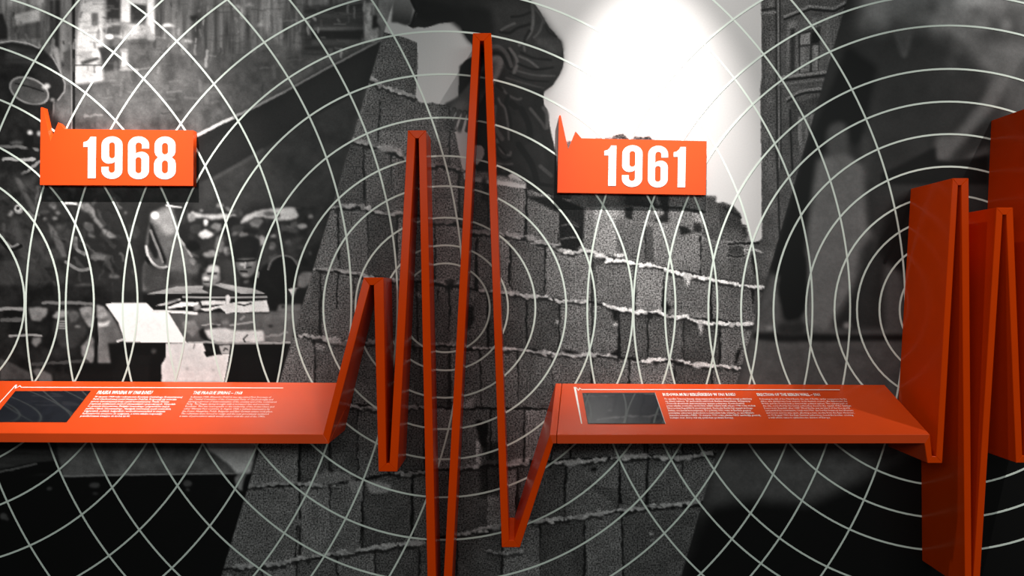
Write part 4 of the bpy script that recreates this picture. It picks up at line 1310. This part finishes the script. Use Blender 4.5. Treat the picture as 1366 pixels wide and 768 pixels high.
def text_block(name, surf, lines, tl, tr, bl, parent, bold=0.0, lead=None):
    """tl: photo pixel of the first baseline start, tr: where the longest line ends, bl: last baseline start"""
    p0 = surf.at(*tl, 0.0006)
    wid = (surf.at(*tr, 0.0006) - p0).dot(surf.u)
    cu = bpy.data.curves.new(name, 'FONT')
    cu.body = '\n'.join(lines)
    cu.size = 1.0
    cu.resolution_u = 1
    cu.offset = bold
    cu.fill_mode = 'FRONT'
    ob = bpy.data.objects.new('tmp', cu)
    COL.objects.link(ob)
    bpy.context.view_layer.update()
    dg = bpy.context.evaluated_depsgraph_get()
    e = bpy.data.meshes.new_from_object(ob.evaluated_get(dg))
    bpy.data.objects.remove(ob)
    n = len(e.vertices)
    v = np.zeros(n * 3, np.float32)
    e.vertices.foreach_get('co', v)
    v = v.reshape(-1, 3)
    w0 = v[:, 0].max() - v[:, 0].min()
    sx = wid / w0
    if len(lines) > 1:
        p1 = surf.at(*bl, 0.0006)
        sy = (p0 - p1).dot(surf.v) / (len(lines) - 1)
    else:
        sy = lead
    ox = v[:, 0].min()
    P = np.array(p0)[None, :] + (v[:, :1] - ox) * sx * np.array(surf.u)[None, :] + v[:, 1:2] * sy * np.array(surf.v)[None, :]
    e.vertices.foreach_set('co', P.astype(np.float32).ravel())
    e.name = name
    e.materials.clear()
    e.materials.append(M_text)
    return link(bpy.data.objects.new(name, e), parent)


# screens let into the shelves
tabL = [(20.5, 521.4), (121, 521), (88.8, 562.8), (-13, 562.6)]
tabR = [(776.6, 523.7), (873.6, 523.4), (887.6, 565), (784.2, 565)]
plate('screen', SL, tabL, 0.0, 0.0008, M_glass, shelf_l)['label'] = 'dark switched-off glass screen'
sc = plate('screen', SR, tabR, 0.0, 0.0008, M_bezel, shelf_r)
sc['label'] = 'black screen frame'
plate('screen_glass', SR, [(777.4, 524.8), (873.0, 524.5), (886.6, 564.2), (784.6, 564.2)], 0.0008, 0.0012, M_glass, shelf_r)
strip('screen_rim', SR, [(873.8, 523.6), (887.8, 565)], 0.0016, 0.0014, plain('steel_rim', (0.5, 0.5, 0.48), 0.4, 0.5), shelf_r)

strip('accent_line', SL, [(-60, 598), (21.6, 512.9), (20.9, 517.6), (26.8, 514.2), (28.2, 516.3), (377.7, 517.2)][1:], 0.0035, 0.0006, M_text, shelf_l)
strip('accent_line', SL, [(-20, 558), (21.2, 513.2)], 0.0035, 0.0006, M_text, shelf_l)
strip('accent_line', SR, [(775.9, 564.8), (766.7, 515.8), (771.8, 520.4), (773.5, 517.4), (775.9, 519.3), (1120.3, 519.6)], 0.0035, 0.0006, M_text, shelf_r)

text_block('heading_text', SL, ['PRASKA WIOSNA W 1968 ROKU'], (128.6, 525.2), (202, 525.2), None, shelf_l, 0.035, 0.026)
text_block('heading_text', SL, ['THE PRAGUE SPRING – 1968'], (256.6, 525.6), (322.5, 525.6), None, shelf_l, 0.02, 0.024)
text_block('heading_text', SR, ['BUDOWA MURU BERLIŃSKIEGO W 1961 ROKU'], (884.6, 527.8), (981.6, 527.8), None, shelf_r, 0.035, 0.024)
text_block('heading_text', SR, ['ERECTION OF THE BERLIN WALL – 1961'], (1010.6, 527.9), (1094.5, 527.9), None, shelf_r, 0.02, 0.024)
text_block('body_text', SL, ['W styczniu 1968 roku I sekretarzem Komitetu Centralnego Komunistycznej', 'Partii Czechosłowacji został Alexander Dubček. Rozpoczął się wówczas',
                             'proces demokratyzacji kraju i partii komunistycznej. Praska Wiosna', 'przyniosła zwiększenie swobód obywatelskich i gospodarczych. Wywołało',
                             'to sprzeciw kierownictwa Związku Sowieckiego i przywódców innych', 'państw Układu Warszawskiego. Nastąpiła interwencja wojsk sowieckich,',
                             'węgierskich, polskich, bułgarskich i wschodnioniemieckich w sierpniu', 'Reformatorów zmuszono do ustąpienia, a nowe władze rozpoczęły',
                             'prześladowania trwające do końca lat 80.'], (125.6, 529.9), (243, 529.9), (105.6, 555.6), shelf_l, 0.02)
text_block('body_text', SL, ['In January 1968, Alexander Dubček was appointed First Secretary of', 'the Central Committee of the Communist Party of Czechoslovakia and',
                             'starting a process of democratisation of the country and of the Communist', 'Party. The Prague Spring brought with it increased civic and economic',
                             'freedoms. This was unacceptable to the leadership of the Soviet Union and', 'other Warsaw Pact countries. In August 1968, a military intervention by',
                             'the Soviet, Hungarian, Polish, Bulgarian and East German armies took place.', 'The reformers were forced to resign and the new government instituted',
                             'a wave of persecutions which would endure until the end of the 1980s.'], (253.8, 530.1), (372, 530.1), (238.8, 555.8), shelf_l, 0.0)
text_block('body_text', SR, ['Po upadku Trzeciej Rzeszy okupowany przez aliantów Berlin został podzielony', 'na cztery sektory. W zachodnich sektorach Berlina Amerykanie, Brytyjczycy',
                             'i Francuzi zbudowali demokratyczny system polityczny. Kontrolowana', 'przez władze sowieckie wschodnia część miasta stała się po 1949 roku stolicą',
                             'Niemieckiej Republiki Demokratycznej. Zachodni Berlin był wyspą wolnego', 'świata otoczoną komunizmem. Do połowy 1961 roku w Berlinie granica',
                             'pomiędzy sektorami zachodnimi a sowieckim była otwarta, co umożliwiało', 'masowe ucieczki z NRD. 13 sierpnia 1961 roku władze NRD zamknęły granicę,',
                             'budując mur, który stał się symbolem podziału Europy.'], (886.8, 532.8), (1005, 532.8), (895.6, 558), shelf_r, 0.015)
text_block('body_text', SR, ['Following the fall of the Third Reich, the city of Berlin, under occupation by the', 'Allies, was divided into four sectors. In its western sectors, the Americans, the',
                             'British and the French built a democratic political system. The eastern part of', 'the city, controlled by the Soviet authorities, became the capital of the German',
                             'Democratic Republic after 1949. West Berlin was an island of the free world', 'surrounded by communism. Until mid-1961, the border between the Western',
                             'and Soviet sectors was open, allowing a mass exodus from the East. However,', 'on 13 August 1961 the East German authorities closed the border, erecting',
                             'a wall which came to symbolise the division of Europe.'], (1013.6, 533), (1130, 533), (1027, 557.8), shelf_r, 0.0)

# ------------------------------------------------------------------ year signs
ST = 0.028       # how far the box signs stand off the wall
SD = D0 - ST


def arc(cx, cy, rx, ry, a0, a1, n=8):
    return [(cx + rx * math.cos(math.radians(a0 + (a1 - a0) * i / n)), cy - ry * math.sin(math.radians(a0 + (a1 - a0) * i / n))) for i in range(n + 1)]


def rrect(x0, y0, x1, y1, rx, ry):
    return (arc(x1 - rx, y0 + ry, rx, ry, 0, 90) + arc(x0 + rx, y0 + ry, rx, ry, 90, 180)
            + arc(x0 + rx, y1 - ry, rx, ry, 180, 270) + arc(x1 - rx, y1 - ry, rx, ry, 270, 360))


# condensed digits in a 0..1 (width) x 0..1 (height, down) cell; each is a list of outlines
def digit(ch):
    if ch == '1':
        return [[(1, 0), (1, 1), (0.36, 1), (0.36, 0.245), (0, 0.245), (0, 0.13), (0.26, 0.11), (0.46, 0.055), (0.56, 0)]]
    if ch == '8':
        out = (arc(.5, .235, .48, .235, -35, 215, 16)[::-1])
        # upper bowl left to right over the top, then the lower bowl
        up = arc(.5, .25, .48, .25, 205, -25, 18)
        lo = arc(.5, .73, .5, .27, 28, -208, 20)
        return [[(0.02, 0.36)] + [p for p in arc(.5, .2, .48, .2, 180, 0, 14)] + [(0.98, 0.36), (0.93, 0.43), (0.82, 0.485), (0.95, 0.55), (1.0, 0.63)]
                + arc(.5, .8, .5, .2, 0, -180, 14) + [(0.0, 0.63), (0.05, 0.55), (0.18, 0.485), (0.07, 0.43)],
                rrect(.36, .15, .64, .42, .14, .07), rrect(.36, .56, .64, .86, .14, .07)]
    six = [[(1, 0.285), (0.66, 0.285), (0.66, 0.22)] + arc(.51, .21, .15, .065, 0, 180, 8) + [(0.36, 0.41), (0.42, 0.385), (0.5, 0.37), (0.62, 0.36)]
           + arc(.66, .52, .34, .16, 90, 0, 7) + [(1.0, 0.80)] + arc(.5, .8, .5, .2, 0, -180, 14) + [(0.0, 0.2)] + arc(.5, .2, .5, .2, 180, 0, 14),
           rrect(.36, .485, .64, .86, .14, .06)]
    if ch == '6':
        return six
    return [[(1 - x, 1 - y) for x, y in o] for o in six]


def fill_outlines(name, loops, mat, parent, y0, y1):
    """loops in world (x, z); flat lettering with a little thickness"""
    cu = bpy.data.curves.new(name, 'CURVE')
    cu.dimensions = '2D'
    cu.fill_mode = 'BOTH'
    cu.extrude = abs(y1 - y0) / 2
    for lp in loops:
        sp = cu.splines.new('POLY')
        sp.points.add(len(lp) - 1)
        for i, (x, z) in enumerate(lp):
            sp.points[i].co = (x, z, 0, 1)
        sp.use_cyclic_u = True
    ob = bpy.data.objects.new('tmp', cu)
    COL.objects.link(ob)
    bpy.context.view_layer.update()
    dg = bpy.context.evaluated_depsgraph_get()
    e = bpy.data.meshes.new_from_object(ob.evaluated_get(dg))
    bpy.data.objects.remove(ob)
    n = len(e.vertices)
    v = np.zeros(n * 3, np.float32)
    e.vertices.foreach_get('co', v)
    v = v.reshape(-1, 3)
    w = np.stack([v[:, 0], v[:, 2] * -1 + (y0 + y1) / 2, v[:, 1]], 1)
    e.vertices.foreach_set('co', w.astype(np.float32).ravel())
    e.name = name
    e.materials.clear()
    e.materials.append(mat)
    return link(bpy.data.objects.new(name, e), parent)


def year_sign(outline, digits, label, base):
    root = bpy.data.objects.new('year_sign', None)
    link(root, label=label, cat='sign', group='red year signs on the mural')
    root.location = base
    pts = [W(x, y, SD) for x, y in outline]
    loops = [[(p.x, p.z) for p in pts]]
    inv = base
    o = fill_outlines('sign_panel', loops, M_sign, root, -ST, -0.0005)
    kids = [o]
    for ch, x0, y0, x1, y1, tilt in digits:
        lp = []
        for l in digit(ch):
            q = []
            for u, v in l:
                p = W(x0 + (x1 - x0) * u + tilt * (0.5 - v), y0 + (y1 - y0) * v, SD - 0.0006)
                q.append((p.x, p.z))
            lp.append(q)
        kids.append(fill_outlines('digit', lp, M_white, root, -ST - 0.0012, -ST + 0.0004))
    for k in kids:
        for v in k.data.vertices:
            v.co -= Vector(base)
    return root


def zz(ox, oy, s):
    return lambda x, y: (ox + x / s, oy + y / s)


q = zz(40, 130, 5.6875)
d68 = []
for ch, a, b_, c, d_ in (('1', 405, 298, 500, 612), ('9', 543, 295, 702, 618), ('6', 744, 295, 904, 620), ('8', 942, 296, 1107, 621)):
    (xa, ya), (xb, yb) = q(a, b_), q(c, d_)
    d68.append((ch, xa, ya, xb, yb, 0.3))
year_sign([(53.2, 246.6), (54.3, 144), (55.2, 142.8), (57.2, 143.2), (67.2, 188.5), (77.6, 163.2), (86, 172), (258, 173.8), (257.8, 247.6)], d68,
          'red box sign reading 1968, hung above the printed rubble and dark shelf screen', W(155, 247, SD))
q = zz(730, 145, 5.909)
d61 = []
for ch, a, b_, c, d_ in (('1', 448, 290, 543, 608), ('9', 590, 287, 750, 617), ('6', 794, 291, 951, 621), ('1', 995, 301, 1090, 619)):
    (xa, ya), (xb, yb) = q(a, b_), q(c, d_)
    d61.append((ch, xa, ya, xb, yb, 0.9))
year_sign([(743.5, 256.7), (745.6, 155), (746.4, 153.8), (748, 153.8), (757.9, 199.2), (767.7, 175.1), (775.7, 184.3), (942.7, 188.2), (941.5, 259.8)], d61,
          'red box sign reading 1961, hung over the printed bright sky and masonry', W(842, 258, SD))
